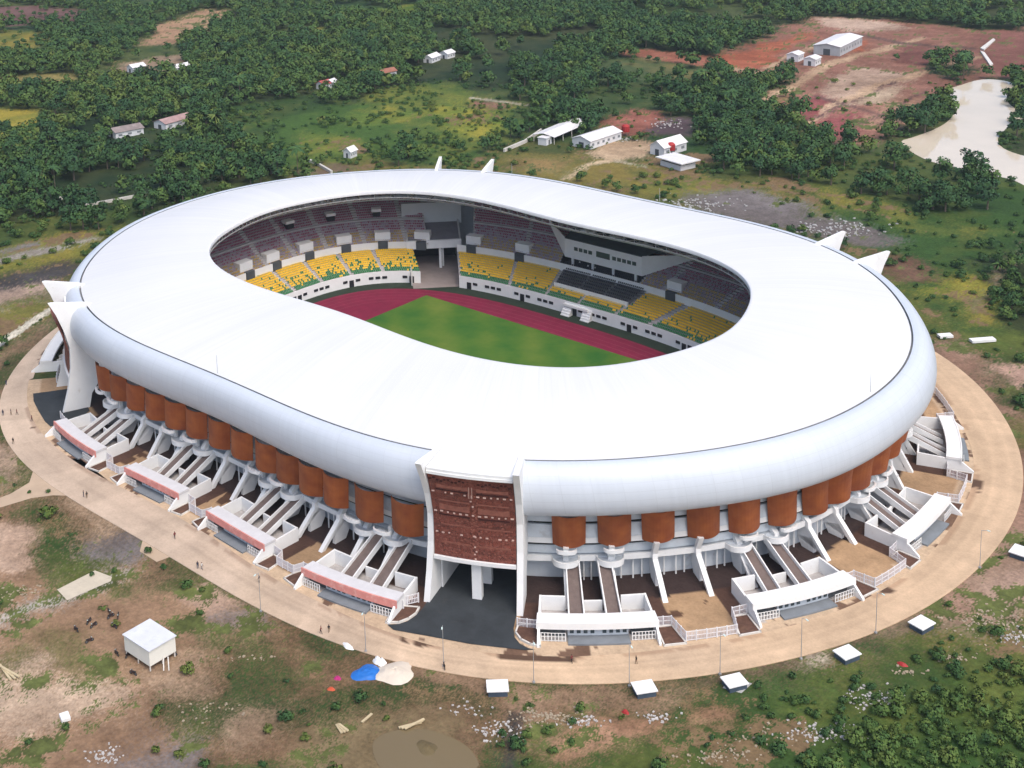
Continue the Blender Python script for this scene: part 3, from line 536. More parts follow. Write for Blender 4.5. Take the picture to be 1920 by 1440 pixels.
# wall behind and between the panels: bands, dark slots
S0,S1=-252.0,90.0
SEG=[(-90.9,90.5),(-239.5,-108.4)]; SEG2=[(-PER/2-89.9,-PER/2+88.9-0),(PER/2-238.6,PER/2-108.4)]
SEGH=[(107.5,239.0),(256.5,PER-257.0)]
mw=MB(); mg=MB(); md=MB(); mdk=MB()
for a,b in SEG+SEGH:
    n=int((b-a)/3)
    for z0,z1,o in ((15.9,17.2,-4.0),(9.0,10.4,-5.2)): mw.sbox(a,b,o-.6,o,z0,z1,n=n)
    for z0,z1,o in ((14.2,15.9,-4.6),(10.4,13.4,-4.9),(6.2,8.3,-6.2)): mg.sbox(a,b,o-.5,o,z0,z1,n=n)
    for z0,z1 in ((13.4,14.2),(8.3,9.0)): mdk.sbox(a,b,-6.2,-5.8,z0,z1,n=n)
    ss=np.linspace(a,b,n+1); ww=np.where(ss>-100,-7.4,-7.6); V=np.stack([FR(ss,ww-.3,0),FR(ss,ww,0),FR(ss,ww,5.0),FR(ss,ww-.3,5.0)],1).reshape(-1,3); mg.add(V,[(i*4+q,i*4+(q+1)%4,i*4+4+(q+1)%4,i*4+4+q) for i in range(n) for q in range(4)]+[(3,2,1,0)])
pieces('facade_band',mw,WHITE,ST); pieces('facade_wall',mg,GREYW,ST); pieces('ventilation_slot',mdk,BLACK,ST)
# concourse deck
mb=MB()
RO=lambda s: np.interp(s,[-262,-230,-120,-85,30,99],[-3,-3,-3.6,-5,-5.2,-5.2])
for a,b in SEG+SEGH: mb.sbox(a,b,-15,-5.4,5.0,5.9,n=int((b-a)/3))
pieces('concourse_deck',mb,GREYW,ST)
# columns, balconies, ring beam
COLR=[-81.6+9.6*k for k in range(18)]; COLL=[-120.7-8.1*k for k in range(14)]
isB=lambda k:k%4 in (0,1)
def column(s):
    f=3.0+float(DS(s)); r=float(RO(s)); pb=float(OT(s))-3.4; mb=MB()
    tz,to=(9.6,pb+.3) if -100<s<-50 else (7.5,r-(f-r)/5.6*1.9+.5)
    mb.radial(s,[(f-.55,0),(f+.65,0),(r+.9,5.1),(r+.75,6.3),(to+.5,tz),(to-.7,tz),(r-.6,5.6)],1.1)
    o=part('raking_column',mb,WHITE)
    mb=MB(); mb.radial(s,[(r-2.2,5.05),(r+.3,5.05),(f-1.5,.9),(r+2.2,3.4),(r+2.4,0),(r-.9,0),(r-2.2,2.0)],.85); obj('inner_brace',mb,WHITE,o)
for k,s in enumerate(COLR): column(s)
for k,s in enumerate(COLL): column(s)
def bow(s0,s1,cols):   # ring beam following the balconies
    S=[s0]; O=[float(RO(s0))]
    for c in sorted(cols):
        r=float(RO(c))
        for t in np.linspace(-1,1,13): S.append(c+t*3.1); O.append(r+2.9*math.sqrt(max(0,1-t*t)))
    S.append(s1); O.append(float(RO(s1)))
    Sd,Od=[],[]
    for i in range(len(S)-1):
        n=max(1,int((S[i+1]-S[i])/3)); 
        for j in range(n): t=j/n; Sd.append(S[i]*(1-t)+S[i+1]*t); Od.append(O[i]*(1-t)+O[i+1]*t)
    Sd.append(S[-1]); Od.append(O[-1]); return np.array(Sd),np.array(Od)
def ribbon(mb,S,O,th,z0,z1):
    A=[FR(S,O-th,z0),FR(S,O,z0),FR(S,O,z1),FR(S,O-th,z1)]; n=len(S); V=np.stack(A,1).reshape(-1,3)
    F=[(i*4+j,i*4+(j+1)%4,i*4+4+(j+1)%4,i*4+4+j) for i in range(n-1) for j in range(4)]+[(3,2,1,0),tuple((n-1)*4+j for j in range(4))]
    mb.add(V,F)
mb=MB(); mf=MB()
for (a,b),cols in ((SEG[0],[c for k,c in enumerate(COLR) if isB(k)]),(SEG[1],[c for k,c in enumerate(COLL) if isB(k)])):
    S,O=bow(a,b,cols); ribbon(mb,S,O,.35,5.1,6.3)
    ribbon(mf,S,O-.36,.0+8,5.3,5.7)
pieces('ring_beam',mb,WHITE,ST); pieces('balcony_floor',mf,GREYW,ST)
# bowed white collars under the panels over each balcony
for c in [c for k,c in enumerate(COLR) if isB(k)]+[c for k,c in enumerate(COLL) if isB(k)]:
    mb=MB(); t=np.linspace(-1,1,13); S=c+t*2.2+float(SHR(c)); O=float(OT(c))-.6-float(LEAN(c))+1.0*np.sqrt(1-t*t)
    ribbon(mb,S,O,.5,ZP(c)-1.1,ZP(c)-.35); o=part('balcony_collar',mb,WHITE); mb=MB(); mb.sbox(c+float(SHR(c))-.4,c+float(SHR(c))+.4,float(RO(c))-.2,float(RO(c))+.6,5.5,ZP(c)-1.12); obj('stem',mb,WHITE,o)
# slim white downpipes under the concourse
mb=MB()
for cols in (COLR,COLL):
    for k in range(len(cols)-1):
        c=(cols[k]+cols[k+1])/2; w=abs(cols[1]-cols[0])
        for d in ((-.22,.05,.26) if not (isB(k) and isB(k+1)) else (-.08,.09)):
            mb.tube(FR(c+d*w,float(RO(c))-1.2-1.5*abs(d),5.1),FR(c+d*w,float(RO(c))-1.2-1.5*abs(d),0.0),.19,n=5)
pieces('downpipe',mb,WHITE,ST)
# ------------------------------------------------------------------ four portals
def batik():
    m,t,b=nt('batik_screen'); Lk=t.links.new; uv=N(t,'ShaderNodeUVMap'); 
    v=N(t,'ShaderNodeTexVoronoi',Scale=4.2,feature='DISTANCE_TO_EDGE'); Lk(uv.outputs[0],v.inputs['Vector'])
    n=N(t,'ShaderNodeTexNoise',Scale=1.4,Detail=6.0); Lk(uv.outputs[0],n.inputs['Vector'])
    mp=N(t,'ShaderNodeMapping'); mp.inputs['Scale'].default_value=(.12,1,1); Lk(uv.outputs[0],mp.inputs[0])
    n2=N(t,'ShaderNodeTexNoise',Scale=.9,Detail=3.0); Lk(mp.outputs[0],n2.inputs['Vector'])
    r=N(t,'ShaderNodeValToRGB'); r.color_ramp.elements[0].position=.02; r.color_ramp.elements[0].color=(.035,.012,.010,1); r.color_ramp.elements[1].position=.16; r.color_ramp.elements[1].color=(.24,.055,.032,1)
    Lk(v.outputs['Distance'],r.inputs['Fac'])
    mx=N(t,'ShaderNodeMix',data_type='RGBA'); mr=N(t,'ShaderNodeMapRange'); mr.inputs['From Min'].default_value=.45; mr.inputs['From Max'].default_value=.75; mr.inputs['To Max'].default_value=.7; Lk(n.outputs['Fac'],mr.inputs['Value']); Lk(mr.outputs[0],mx.inputs[0]); Lk(r.outputs[0],mx.inputs[6]); mx.inputs[7].default_value=(.28,.11,.08,1)
    m2=N(t,'ShaderNodeMix',data_type='RGBA',blend_type='MULTIPLY'); m2.inputs[0].default_value=1; mr2=N(t,'ShaderNodeMapRange'); mr2.inputs['From Min'].default_value=.3; mr2.inputs['From Max'].default_value=.7; mr2.inputs['To Min'].default_value=.65; mr2.inputs['To Max'].default_value=1.3; Lk(n2.outputs['Fac'],mr2.inputs['Value']); Lk(mx.outputs[2],m2.inputs[6]); Lk(mr2.outputs[0],m2.inputs[7])
    Lk(m2.outputs[2],b.inputs['Base Color']); b.inputs['Roughness'].default_value=.7
    return m
BATIK=batik(); MOTIF=mat('screen_motif',(.62,.44,.38),.7,.2,1); MOTD=mat('screen_dark',(.05,.014,.011),.8,.2,1); MOTM=mat('screen_mid',(.23,.085,.06),.8,.3,1.2)
FINP=[(7.6,0),(9.2,0),(7.4,6),(6.2,12),(5.9,18),(6.6,23),(8.0,27.6),(10.0,31.4),(9.2,31.5),(-.4,29.9),(-3.0,29.0),(-6.0,24),(-6,17.5),(-3,9.5),(1.0,4),(1.9,0)]
FINP=[(o-2.2 if z<20 else o-1.0-1.2*max(0,(27-z)/7),z) for o,z in FINP]
def portal(sl,sr,full):
    sc=(sl+sr)/2; mid=FR(sc,0,0); pt=bpy.data.objects.new('portal',None); C.objects.link(pt); pt.parent=ST; pt.location=tuple(mid)
    for s in (sl,sr):
        mb=MB(); mb.radial(s,FINP if full else [(o*.93 if z>26 and o>3 else o,z) for o,z in FINP],1.3 if full else 1.0); obj('fin',mb,WHITE,pt)
    a,b=min(sl,sr)+.76,max(sl,sr)-.76
    mb=MB(); mb.sweep(a,b,[(-2.6,29.4),(7.0,29.3),(7.0,29.9),(-2.6,30.0)] if full else [(-3.2,27.4),(2.8,26.0),(2.8,26.6),(-3.2,28.0)],4); obj('canopy',mb,SKINM if False else WHITE,pt)
    mb=MB(); mb.sbox(a,b,3.2,4.5,8.6,9.35,n=4); mb.sbox(a,b,6.2,7.2,28.7,29.28,n=4) if full else mb.sbox(a,b,1.8,2.6,25.2,25.9,n=4); pieces('screen_frame',mb,WHITE,pt)
    # the pierced rust-brown screen
    nu,nvv=40,40; V=[];uv=[]
    for i in range(nu+1):
        for j in range(nvv+1):
            t=j/nvv; z=9.3+t*(19.4 if full else 16.2); o=3.8+2.8*t-1.1*math.sin(math.pi*t); V.append(FR(a+(b-a)*i/nu,o,z)); uv.append((16*i/nu,18*t))
    V=np.array(V); g=gridmesh('screen',V,nu+1,nvv+1,False,BATIK,pt,np.array(uv),smooth=False)
    so=g.modifiers.new('thickness','SOLIDIFY'); so.thickness=.3; so.offset=0
    if full:
        mb=MB(); w=b-a
        def cell(u,t,du,dt,mi):
            o=3.8+2.8*t-1.1*math.sin(math.pi*t)+.17; mb.sbox(a+u*w-du/2,a+u*w+du/2,o,o+.10,9.3+19.4*t-dt/2,9.3+19.4*t+dt/2,mi,n=1)
        rr=random.Random(5)
        for t in (.765,.52,.27):
            for i in range(13):
                if rr.random()<.85: cell(.04+i*.077,t+rr.uniform(-.004,.004),rr.uniform(.3,.6),.28,0)
        for t in (.80,.485):
            cell(.27,t,6.2,.32,1); cell(.75,t,6.0,.32,1)
        for t0,t1 in ((.55,.63),(.83,.87),(.655,.67),(.36,.375),(.15,.17)):
            for u in (.28,.75): cell(u,(t0+t1)/2,6.0,(t1-t0)*19.4,2)
        for i in range(46):   # light central braid
            cell(.52+rr.uniform(-.045,.045),.02+i*.0165,.34,.26,rr.choice((0,2,2)))
        for i in range(150): cell(rr.uniform(.02,.98),rr.uniform(.02,.45),.3,.22,2)
        for i in range(22): 
            u=.03+.044*i
            if abs(u-.5)>.07: cell(u,.93+.018*math.sin(i*1.7),.5,.35,1)
        for i in range(6): cell(.5+(i-2.5)*.012,.86,.07,4.2,0 if i in (1,4) else 2)
        o=obj('screen_motif',mb,[MOTIF,MOTD,MOTM],pt); o['kind']='stuff'
        for u,of in ((-99.3,2.3),(-98.6,-3.6)):
            mb=MB(); mb.sbox(u-.95,u+.95,of-.8,of+.8,0.1,8.4,n=1); obj('pillar',mb,WHITE,pt)
        for s in (a,b):
            mb=MB(); e=.35 if s==a else -.35; mb.sbox(min(s,s+e),max(s,s+e),-38,1.0,0.1,8.4,n=1); obj('passage_wall',mb,WHITE,pt)
        mb=MB(); mb.sbox(a,b,-38,3.5,8.45,9.0,n=2); obj('passage_ceiling',mb,CONC,pt)
        mb=MB(); mb.sbox(a,b,-40,-39,0.1,8.4,n=2); obj('passage_end',mb,DGREY,pt)
    return pt
portal(-108.2,-90.5,True); portal(-PER/2+108.2-1.2,-PER/2+90.5,False); portal(90.5,108.2,False); portal(PER/2-108.2,PER/2-90.5,False)
# ------------------------------------------------------------------ the bowl
PHB=np.radians(np.arange(-32,222.01,.5))
Wc=lambda p:sup(p,79,52.5,3.0); Yc=lambda p:sup(p,92,65.8,2.7); Uc=lambda p:sup(p,110,82.5,2.5)
def phi(px,py,z): q=unp([(px,py)],z)[0]; return math.atan2(q[1],q[0])
SEATB=PHB
def tier(name,c0,c1,z0,z1,nr,m,ph=PHB):
    """stepped terrace between two outlines"""
    rows=[]; 
    for r in range(nr):
        xy=L(c0(ph),c1(ph),r/nr); z=L(z0,z1,r/nr); rows.append(np.column_stack([xy,np.full(len(ph),z)])); xy2=L(c0(ph),c1(ph),(r+1)/nr); rows.append(np.column_stack([xy2,np.full(len(ph),z)]))
    rows.append(np.column_stack([c1(ph),np.full(len(ph),z1)]))
    V=np.stack(rows,1).reshape(-1,3); return gridmesh(name,V,len(ph),2*nr+1,False,m,ST,smooth=False,flip=True)
def wall(name,c,z0,z1,m,ph=PHB,th=.3):
    xy=c(ph); d=xy/np.linalg.norm(xy,axis=1)[:,None]; rows=[np.column_stack([xy,np.full(len(ph),z0)]),np.column_stack([xy,np.full(len(ph),z1)]),np.column_stack([xy+d*th,np.full(len(ph),z1)]),np.column_stack([xy+d*th,np.full(len(ph),z0)])]
    return gridmesh(name,np.stack(rows,1).reshape(-1,3),len(ph),4,False,m,ST,smooth=False,flip=True)
TUN0,TUN1=phi(858,505,3.5),phi(786,505,3.5)     # the tunnel cuts the lower stand between these bearings
PA=PHB[PHB<TUN0]; PB=PHB[PHB>TUN1]
STEP=mat('terrace_concrete',(.43,.41,.41),.9,.12,.3)
for ph in (PA,PB):
    tier('lower_terrace',Wc,Yc,3.7,7.9,12,STEP,ph); wall('pitch_wall',lambda p:sup(p,78.7,52.2,3.0),0,4.15,WHITE,ph,.3)
    ph=ph[(ph<VP0)|(ph>VP1)] if False else ph; wall('upper_parapet',lambda p:sup(p,91.8,65.6,2.7),7.7,10.2,WHITE,ph,.3)
VP0,VP1=math.atan2(68.4,12.6),math.atan2(68.4,-18.6); TU0,TU1=phi(886,425,13),phi(797,425,13)
for ph in (PHB[PHB<VP0],PHB[(PHB>VP1)&(PHB<TU0)],PHB[PHB>TU1]): tier('upper_terrace',Yc,Uc,9.6,20.5,18,STEP,ph)
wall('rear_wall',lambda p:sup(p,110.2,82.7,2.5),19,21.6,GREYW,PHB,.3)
mb=MB()
for q in PHB[::14]:
    c=sup(np.array([q]),109.5,82.0,2.5)[0]; mb.tube((c[0],c[1],21.6),(c[0]*1.02,c[1]*1.02,27.5),.28,n=5)
pieces('roof_post',mb,WHITE,ST)
# openings in the pitch wall
mb=MB()
def onwall(p,z0,z1,w,out=.06):
    c=sup(np.array([p]),78.7,52.2,3.0)[0]; d=sup(np.array([p+.01]),78.7,52.2,3.0)[0]-c; a=math.atan2(d[1],d[0]); nrm=np.array([math.sin(a),-math.cos(a)]); nrm=-nrm if nrm@c<0 else nrm
    q=c-nrm*out; mb.box((q[0],q[1],(z0+z1)/2),(w/2,.08,(z1-z0)/2),a)
p=PHB[0]
ps=np.cumsum(np.full(400,3.2)); arc=np.concatenate([[0],np.cumsum(np.hypot(*np.diff(Wc(PHB),axis=0).T))])
for i,a in enumerate(np.arange(2,arc[-1]-2,2.3)):
    q=float(np.interp(a,arc,PHB))
    if TUN0-.03<q<TUN1+.03 or i%9 in (3,7,8): continue
    onwall(q,1.7 if i%9!=5 else .1,2.55 if i%9!=5 else 2.4,1.6)
pieces('pitch_wall_window',mb,BLACK,ST)
# seats: lower blocks between aisles
YEL=mat('seat_yellow',(.82,.52,.010),.5,.18,.8); GRN=mat('seat_green',(.02,.19,.06),.5,.15,.8); MAR=mat('seat_maroon',(.27,.07,.125),.55,.25,.6); FAD=mat('seat_ochre',(.42,.28,.08),.6,.3,.5); LIL=mat('seat_grey',(.31,.235,.30),.6,.2,.5); SDK=mat('seat_black',(.03,.033,.04),.5,.2,.5); SWH=mat('seat_white',(.65,.65,.62),.5,.1,.5)
def seatblock(name,c0,c1,z0,z1,nr,pa,pb,r0,r1,choose,mats,step=.62,label=None):
    mb=MB()
    for r in range(r0,r1):
        ph=np.linspace(pa,pb,200); xy=L(c0(ph),c1(ph),(r+.62)/nr); d=np.concatenate([[0],np.cumsum(np.hypot(*np.diff(xy,axis=0).T))]); n=int(d[-1]/step); z=L(z0,z1,r/nr)
        if n<1: continue
        q=np.interp((np.arange(n)+.5)*step,d,np.arange(200)); X=np.interp(q,np.arange(200),xy[:,0]); Y=np.interp(q,np.arange(200),xy[:,1])
        X2=np.interp(np.minimum(q+.5,199),np.arange(200),xy[:,0])-np.interp(np.maximum(q-.5,0),np.arange(200),xy[:,0]); Y2=np.interp(np.minimum(q+.5,199),np.arange(200),xy[:,1])-np.interp(np.maximum(q-.5,0),np.arange(200),xy[:,1])
        for i in range(n):
            mi=choose(r,i/n); 
            if mi is None: continue
            tx,ty=X2[i],Y2[i]; l=math.hypot(tx,ty); tx/=l; ty/=l; ox,oy=ty,-tx
            if ox*X[i]+oy*Y[i]<0: ox,oy=-ox,-oy
            w=.25; P=lambda a,b,c:(X[i]+tx*a+ox*b,Y[i]+ty*a+oy*b,z+c)
            mb.add([P(-w,-.22,.42),P(w,-.22,.42),P(w,.2,.4),P(-w,.2,.4),P(-w,.3,.85),P(w,.3,.85)],[(0,1,2,3),(3,2,5,4)],mi)
    o=part(name,mb,mats); o['kind']='stuff'
    if label: o['label']=label
    return o
rs=random.Random(3)
def lowpick(r,u):
    if r<2: return 1 if rs.random()<.93 else 0
    if r<7: return 1 if rs.random()<(.46-.055*r)*GR else 0
    return 0 if rs.random()<.985 else 1
gaps=[phi(x,y,6) for x,y in ((1405,560),(1262,590),(1170,572),(1092,553),(1030,535),(958,515))]
ends=sorted(gaps+[TUN0]); ends=[PHB[0]]+ends if ends[0]>PHB[0] else ends
gapl=sorted([TUN1]+[phi(x,y,6) for x,y in ((706,487),(640,492),(577,505),(513,520))]); gapl+= [PHB[-1]]
g_=.006; LV0,LV1=phi(1172,572,6),phi(1036,535,6)
for E,GR in ((ends,.35),(gapl,1.0)):
    for a,b in zip(E[:-1],E[1:]):
        if b-a<.03: continue
        seatblock('seat_block',Wc,Yc,3.7,7.9,12,a+g_,b-g_,0,5 if LV0<(a+b)/2<LV1 else 12,lowpick,[YEL,GRN])
def uppick(r,u):
    if r<5: return 1 if rs.random()<.62 else 2
    if r in (9,): return None
    return (0 if rs.random()<(.45+.5*min(1,(r-5)/6)) else 2)
nub=14; E=np.linspace(PHB[0],PHB[-1],nub*2+1); AIS=[]
cuts=[PHB[0]]+[phi(x,y,15) for x,y in ((1390,540),(1300,500))]+[VP0,VP1]+[phi(1000,440,12)]+[TU0,TU1]+[phi(x,y,14) for x,y in ((748,415),(660,415),(580,425),(510,440),(440,455))]+[PHB[-1]]
cuts=sorted(cuts)
for a,b in zip(cuts[:-1],cuts[1:]):
    if abs(a-VP0)<1e-6 or abs(a-TU0)<1e-6 or b-a<.02: continue
    seatblock('seat_block',Yc,Uc,9.6,20.5,18,a+.007,b-.007,0,18,uppick,[MAR,FAD,LIL],.64)
# vomitory boxes with dark stairs below, on the upper tier
for x,y in ((477,472),(551,455),(627,440),(704,432),(784,432),(888,442),(990,452),(1305,532),(418,490)):
    q=phi(x,y,11); c=sup(np.array([q]),93.5,67.3,2.7)[0]; d=sup(np.array([q+.01]),93.5,67.3,2.7)[0]-c; a=math.atan2(d[1],d[0]); o_=np.array([math.sin(a),-math.cos(a)]); o_=o_ if o_@c>0 else -o_
    mb=MB(); e=c+o_*1.6; mb.box((e[0],e[1],11.6),(2.7,1.6,1.5),a); part('vomitory',mb,WHITE)
    mb=MB(); e=c-o_*1.5; mb.box((e[0],e[1],8.9),(1.7,.7,1.5),a); part('vomitory_stair',mb,DGREY)
for x,y in ((533,420),(617,408),(703,398)):
    q=phi(x,y,17); c=sup(np.array([q]),104,77,2.55)[0]; d=sup(np.array([q+.01]),104,77,2.55)[0]-c; a=math.atan2(d[1],d[0]); o_=np.array([math.sin(a),-math.cos(a)]); o_=o_ if o_@c>0 else -o_
    mb=MB(); mb.box((c[0],c[1],18.6),(1.7,1.6,.5),a); part('upper_vomitory',mb,WHITE); mb=MB(); e=c-o_*.5; mb.box((e[0],e[1],17.2),(1.3,1.3,.8),a); part('upper_vomitory_door',mb,BLACK)
# tunnel in the corner: ramp walls, white lintel slab, post, big blank screen
def atz(x,y,z): return unp([(x,y)],z)[0]
tl,tr=atz(778,530,0),atz(868,528,0); cen=(tl+tr)/2; axis=np.array([-.72,.69,0]); perp=np.array([.69,.72,0])
HW=8.3; c0=np.array([-56.5,48.0,0])
def tb(along,across,z): p=c0+axis*along+perp*across; return (p[0],p[1],z)
mb=MB()
for s in (-1,1):
    a=HW*s; b=(HW+.5)*s; P=[tb(-3,a,0),tb(24,a,0),tb(24,b,0),tb(-3,b,0),tb(-3,a,3.6),tb(24,a,9.4),tb(24,b,9.4),tb(-3,b,3.6)]
    mb.hexa(P if s>0 else [P[i] for i in (3,2,1,0,7,6,5,4)])
pieces('tunnel_wall',mb,CONC,ST); mb=MB()
for s in (-1,1):
    a=(HW+.6)*s; b=(HW+1.1)*s; P=[tb(13.2,a,6),tb(44,a,6),tb(44,b,6),tb(13.2,b,6),tb(13.2,a,10.6),tb(44,a,23),tb(44,b,23),tb(13.2,b,10.6)]
    mb.hexa(P if s>0 else [P[i] for i in (3,2,1,0,7,6,5,4)])
pieces('canopy_side_wall',mb,CONC,ST); mb=MB(); mb.hexa([tb(31,-HW-5,1),tb(31.6,-HW-5,1),tb(31.6,HW+15,1),tb(31,HW+15,1),tb(31,-HW-5,24),tb(31.6,-HW-5,24),tb(31.6,HW+15,24),tb(31,HW+15,24)]); part('tunnel_back_wall',mb,GREYW)
mb=MB(); mb.hexa([tb(12,-HW-1.2,7.6),tb(13,-HW-1.2,7.6),tb(13,HW+1.2,7.6),tb(12,HW+1.2,7.6),tb(12,-HW-1.2,10.4),tb(13,-HW-1.2,10.4),tb(13,HW+1.2,10.4),tb(12,HW+1.2,10.4)]); part('tunnel_lintel',mb,WHITE)
mb=MB(); mb.hexa([tb(13,-HW-1,9.6),tb(22,-HW-1,13.2),tb(22,HW+1,13.2),tb(13,HW+1,9.6),tb(13,-HW-1,10.3),tb(22,-HW-1,13.8),tb(22,HW+1,13.8),tb(13,HW+1,10.3)]); part('tunnel_canopy',mb,mat('canopy_grey',(.15,.15,.17),.8,.15,.4))
mb=MB(); mb.box(tb(13.5,2.2,3.8),(.45,.45,3.8),math.atan2(perp[1],perp[0])); mb.box(tb(15,3.2,3.8),(.3,.3,3.8),math.atan2(perp[1],perp[0])); pieces('tunnel_post',mb,WHITE,ST)
mb=MB(); mb.hexa([tb(-6,-HW,0.05),tb(30,-HW,0.05),tb(30,HW,.05),tb(-6,HW,.05),tb(-6,-HW,.10),tb(30,-HW,.1),tb(30,HW,.1),tb(-6,HW,.1)]); part('tunnel_floor',mb,mat('tunnel_floor_paving',(.27,.23,.22),.9,.15,.3))
mb=MB(); mb.hexa([tb(26,-HW,0),tb(27,-HW,0),tb(27,HW,0),tb(26,HW,0),tb(26,-HW,9),tb(27,-HW,9),tb(27,HW,9),tb(26,HW,9)]); part('tunnel_end',mb,BLACK)
mb=MB(); mb.hexa([tb(22.6,-HW-2.2,13.0),tb(23.4,-HW-2.2,13.0),tb(23.4,HW+2.2,13.0),tb(22.6,HW+2.2,13.0),tb(23.6,-HW-2.2,20.5),tb(24.4,-HW-2.2,20.5),tb(24.4,HW+2.2,20.5),tb(23.6,HW+2.2,20.5)]); part('blank_scoreboard',mb,mat('scoreboard_panel',(.50,.53,.56),.7,.06,.2))
# VIP tribune on the far long side
vp=bpy.data.objects.new('tribune_box',None); C.objects.link(vp); vp.parent=ST; vp.location=(-3,69,9)
x0,x1=-18.0,12.0; yf=68.5; zb,zt=11.5,17.7
mb=MB(); mb.hexa([(x0,yf,zb),(x1,yf,zb),(x1,yf+.5,zb),(x0,yf+.5,zb),(x0,yf,zt),(x1,yf,zt),(x1,yf+.5,zt),(x0,yf+.5,zt)]); obj('front_wall',mb,WHITE,vp)
mb=MB(); mb.hexa([(x0,yf,zt+.01),(x1,yf,zt+.01),(x1+5,84,18.7),(x0-5,84,18.7),(x0,yf,zt+.3),(x1,yf,zt+.3),(x1+5,84,19.0),(x0-5,84,19.0)]); obj('box_roof',mb,mat('tribune_roof',(.055,.075,.08),.7,.25,.3),vp)
def wing(xc,xt,yt,zl,zh,o):
    P=[(xc,yf,zb),(xt,yt,zl),(xt,yt+.4,zl),(xc,yf+.4,zb),(xc,yf,zt+.3),(xt,yt,zh),(xt,yt+.4,zh),(xc,yf+.4,zt+.3)]
    mb=MB(); mb.hexa(P if o>0 else [P[i] for i in (1,0,3,2,5,4,7,6)]); obj('wing_wall',mb,WHITE,vp)
wing(x1+.01,x1+15,78.2,18.2,19.0,1); wing(x0-.01,x0-12.5,76.2,18.6,19.6,-1)
for cx in [x0+4.5+i*1.9 for i in range(4)]+[x1-10.5+i*1.9 for i in range(5)]:
    mb=MB(); mb.box((cx,yf-.02,15.0),(.7,.12,.6)); obj('window',mb,GLASS,vp)
mb=MB(); mb.box((x0+15.2,yf-.02,15.1),(2.6,.12,.95)); obj('window',mb,GLASS,vp)
for cx in (x0+3,x0+11,x0+19,x1-2.5):
    mb=MB(); mb.box((cx,yf+.25,10.1),(.4,.24,1.4)); obj('support_post',mb,WHITE,vp)
for cx in (-14,-3,8):
    mb=MB(); mb.box((cx,76,18.9),(2.6,.9,.4)); obj('roof_light',mb,WHITE,vp)
mb=MB(); mb.box((-8,80,8.7),(21,14.0,.2)); part('tribune_floor',mb,DGREY)
seatblock('tribune_seats',Yc,lambda p:L(Yc(p),Uc(p),.5),8.9,9.6,8,VP0+.006,VP1-.006,0,7,lambda r,u:0 if rs.random()<.96 else 1,[SDK,SWH],.7)
# lower tribune: dark seats in a white-rimmed pen over the yellow blocks
def pen(a,b):
    mb=MB(); ph=np.linspace(a,b,30)
    for (t,z0,z1,th) in ((.40,4.6,6.6,.25),(1.03,8.0,9.9,.3)):
        xy=L(Wc(ph),Yc(ph),t); xo=L(Wc(ph),Yc(ph),t+.03); k=len(ph); V=np.concatenate([np.column_stack([xy,np.full(k,z0)]),np.column_stack([xo,np.full(k,z0)]),np.column_stack([xo,np.full(k,z1)]),np.column_stack([xy,np.full(k,z1)])])
        mb.add(V,[(j*k+i,j*k+i+1,((j+1)%4)*k+i+1,((j+1)%4)*k+i) for i in range(k-1) for j in range(4)])
    pieces('tribune_rail',mb,WHITE,ST)
    tier('tribune_terrace',lambda p:L(Wc(p),Yc(p),.42),lambda p:L(Wc(p),Yc(p),1.0),5.9,8.9,6,mat('dark_terrace',(.16,.165,.17),.8,.25,.6),np.linspace(a,b,40))
    seatblock('tribune_seats',lambda p:L(Wc(p),Yc(p),.42),lambda p:L(Wc(p),Yc(p),1.0),5.9,8.9,6,a+.004,b-.004,0,6,lambda r,u:(0 if int(u*3*1.0+.02)==int(u*3) and abs((u*3)%1-.5)<.46 else None),[SDK],.7)
pen(LV0,LV1)
# steps from the pitch up to the tribune
mb=MB()
for px in ((1048,598),(1090,606)):
    q=atz(px[0],px[1],0)
    for i in range(6): mb.box((q[0]+ (2.4 if px[0]>1060 else -2.4)*.0,50.2+i*.45,.35*(i+.5)),(1.6,.28,.35*(i+.5)))
mb.box((atz(1069,600,0)[0],52.0,3.2),(4.6,.9,.35)); o=part('tribune_steps',mb,WHITE); o['kind']='stuff'
# sports ground
def ringsheet(name,A0,A1,z,m):
    t=np.linspace(0,2*np.pi,361)[:-1]; V=np.stack([np.column_stack([A0(t),np.full(360,z)]),np.column_stack([A1(t),np.full(360,z)])],1).reshape(-1,3)
    return gridmesh(name,V,360,2,True,m,None,smooth=False,flip=True,kind='structure')
mb=MB(); V=[(0,0,.06)]+[(x,y,.06) for x,y in sup(np.linspace(0,2*np.pi,181)[:-1],79.5,53,3.0)]; mb.add(V,[(0,i,i%180+1) for i in range(1,181)]); obj('apron',mb,mat('dark_turf',(.022,.035,.022),.9,.3,.3),None,kind='structure')
TRK=mat('track_rubber',(.17,.010,.038),.85,.2,.25,dirt=(.21,.02,.05),dscale=.12)
mb=MB(); V=[(0,0,.08)]+[(x,y,.08) for x,y in sup(np.linspace(0,2*np.pi,241)[:-1],74.5,47.2,2.9)]; mb.add(V,[(0,i,i%240+1) for i in range(1,241)]); obj('running_track',mb,TRK,None,kind='structure')
LW=mat('lane_paint',(.30,.08,.11),.8,.2,1)
for k in range(0,9,2):
    d=k*1.2+.3; ringsheet('lane_marking',lambda t:sup(t,74.2-d,46.9-d,2.9),lambda t:sup(t,74.2-d-.09,46.9-d-.09,2.9),.084,LW)
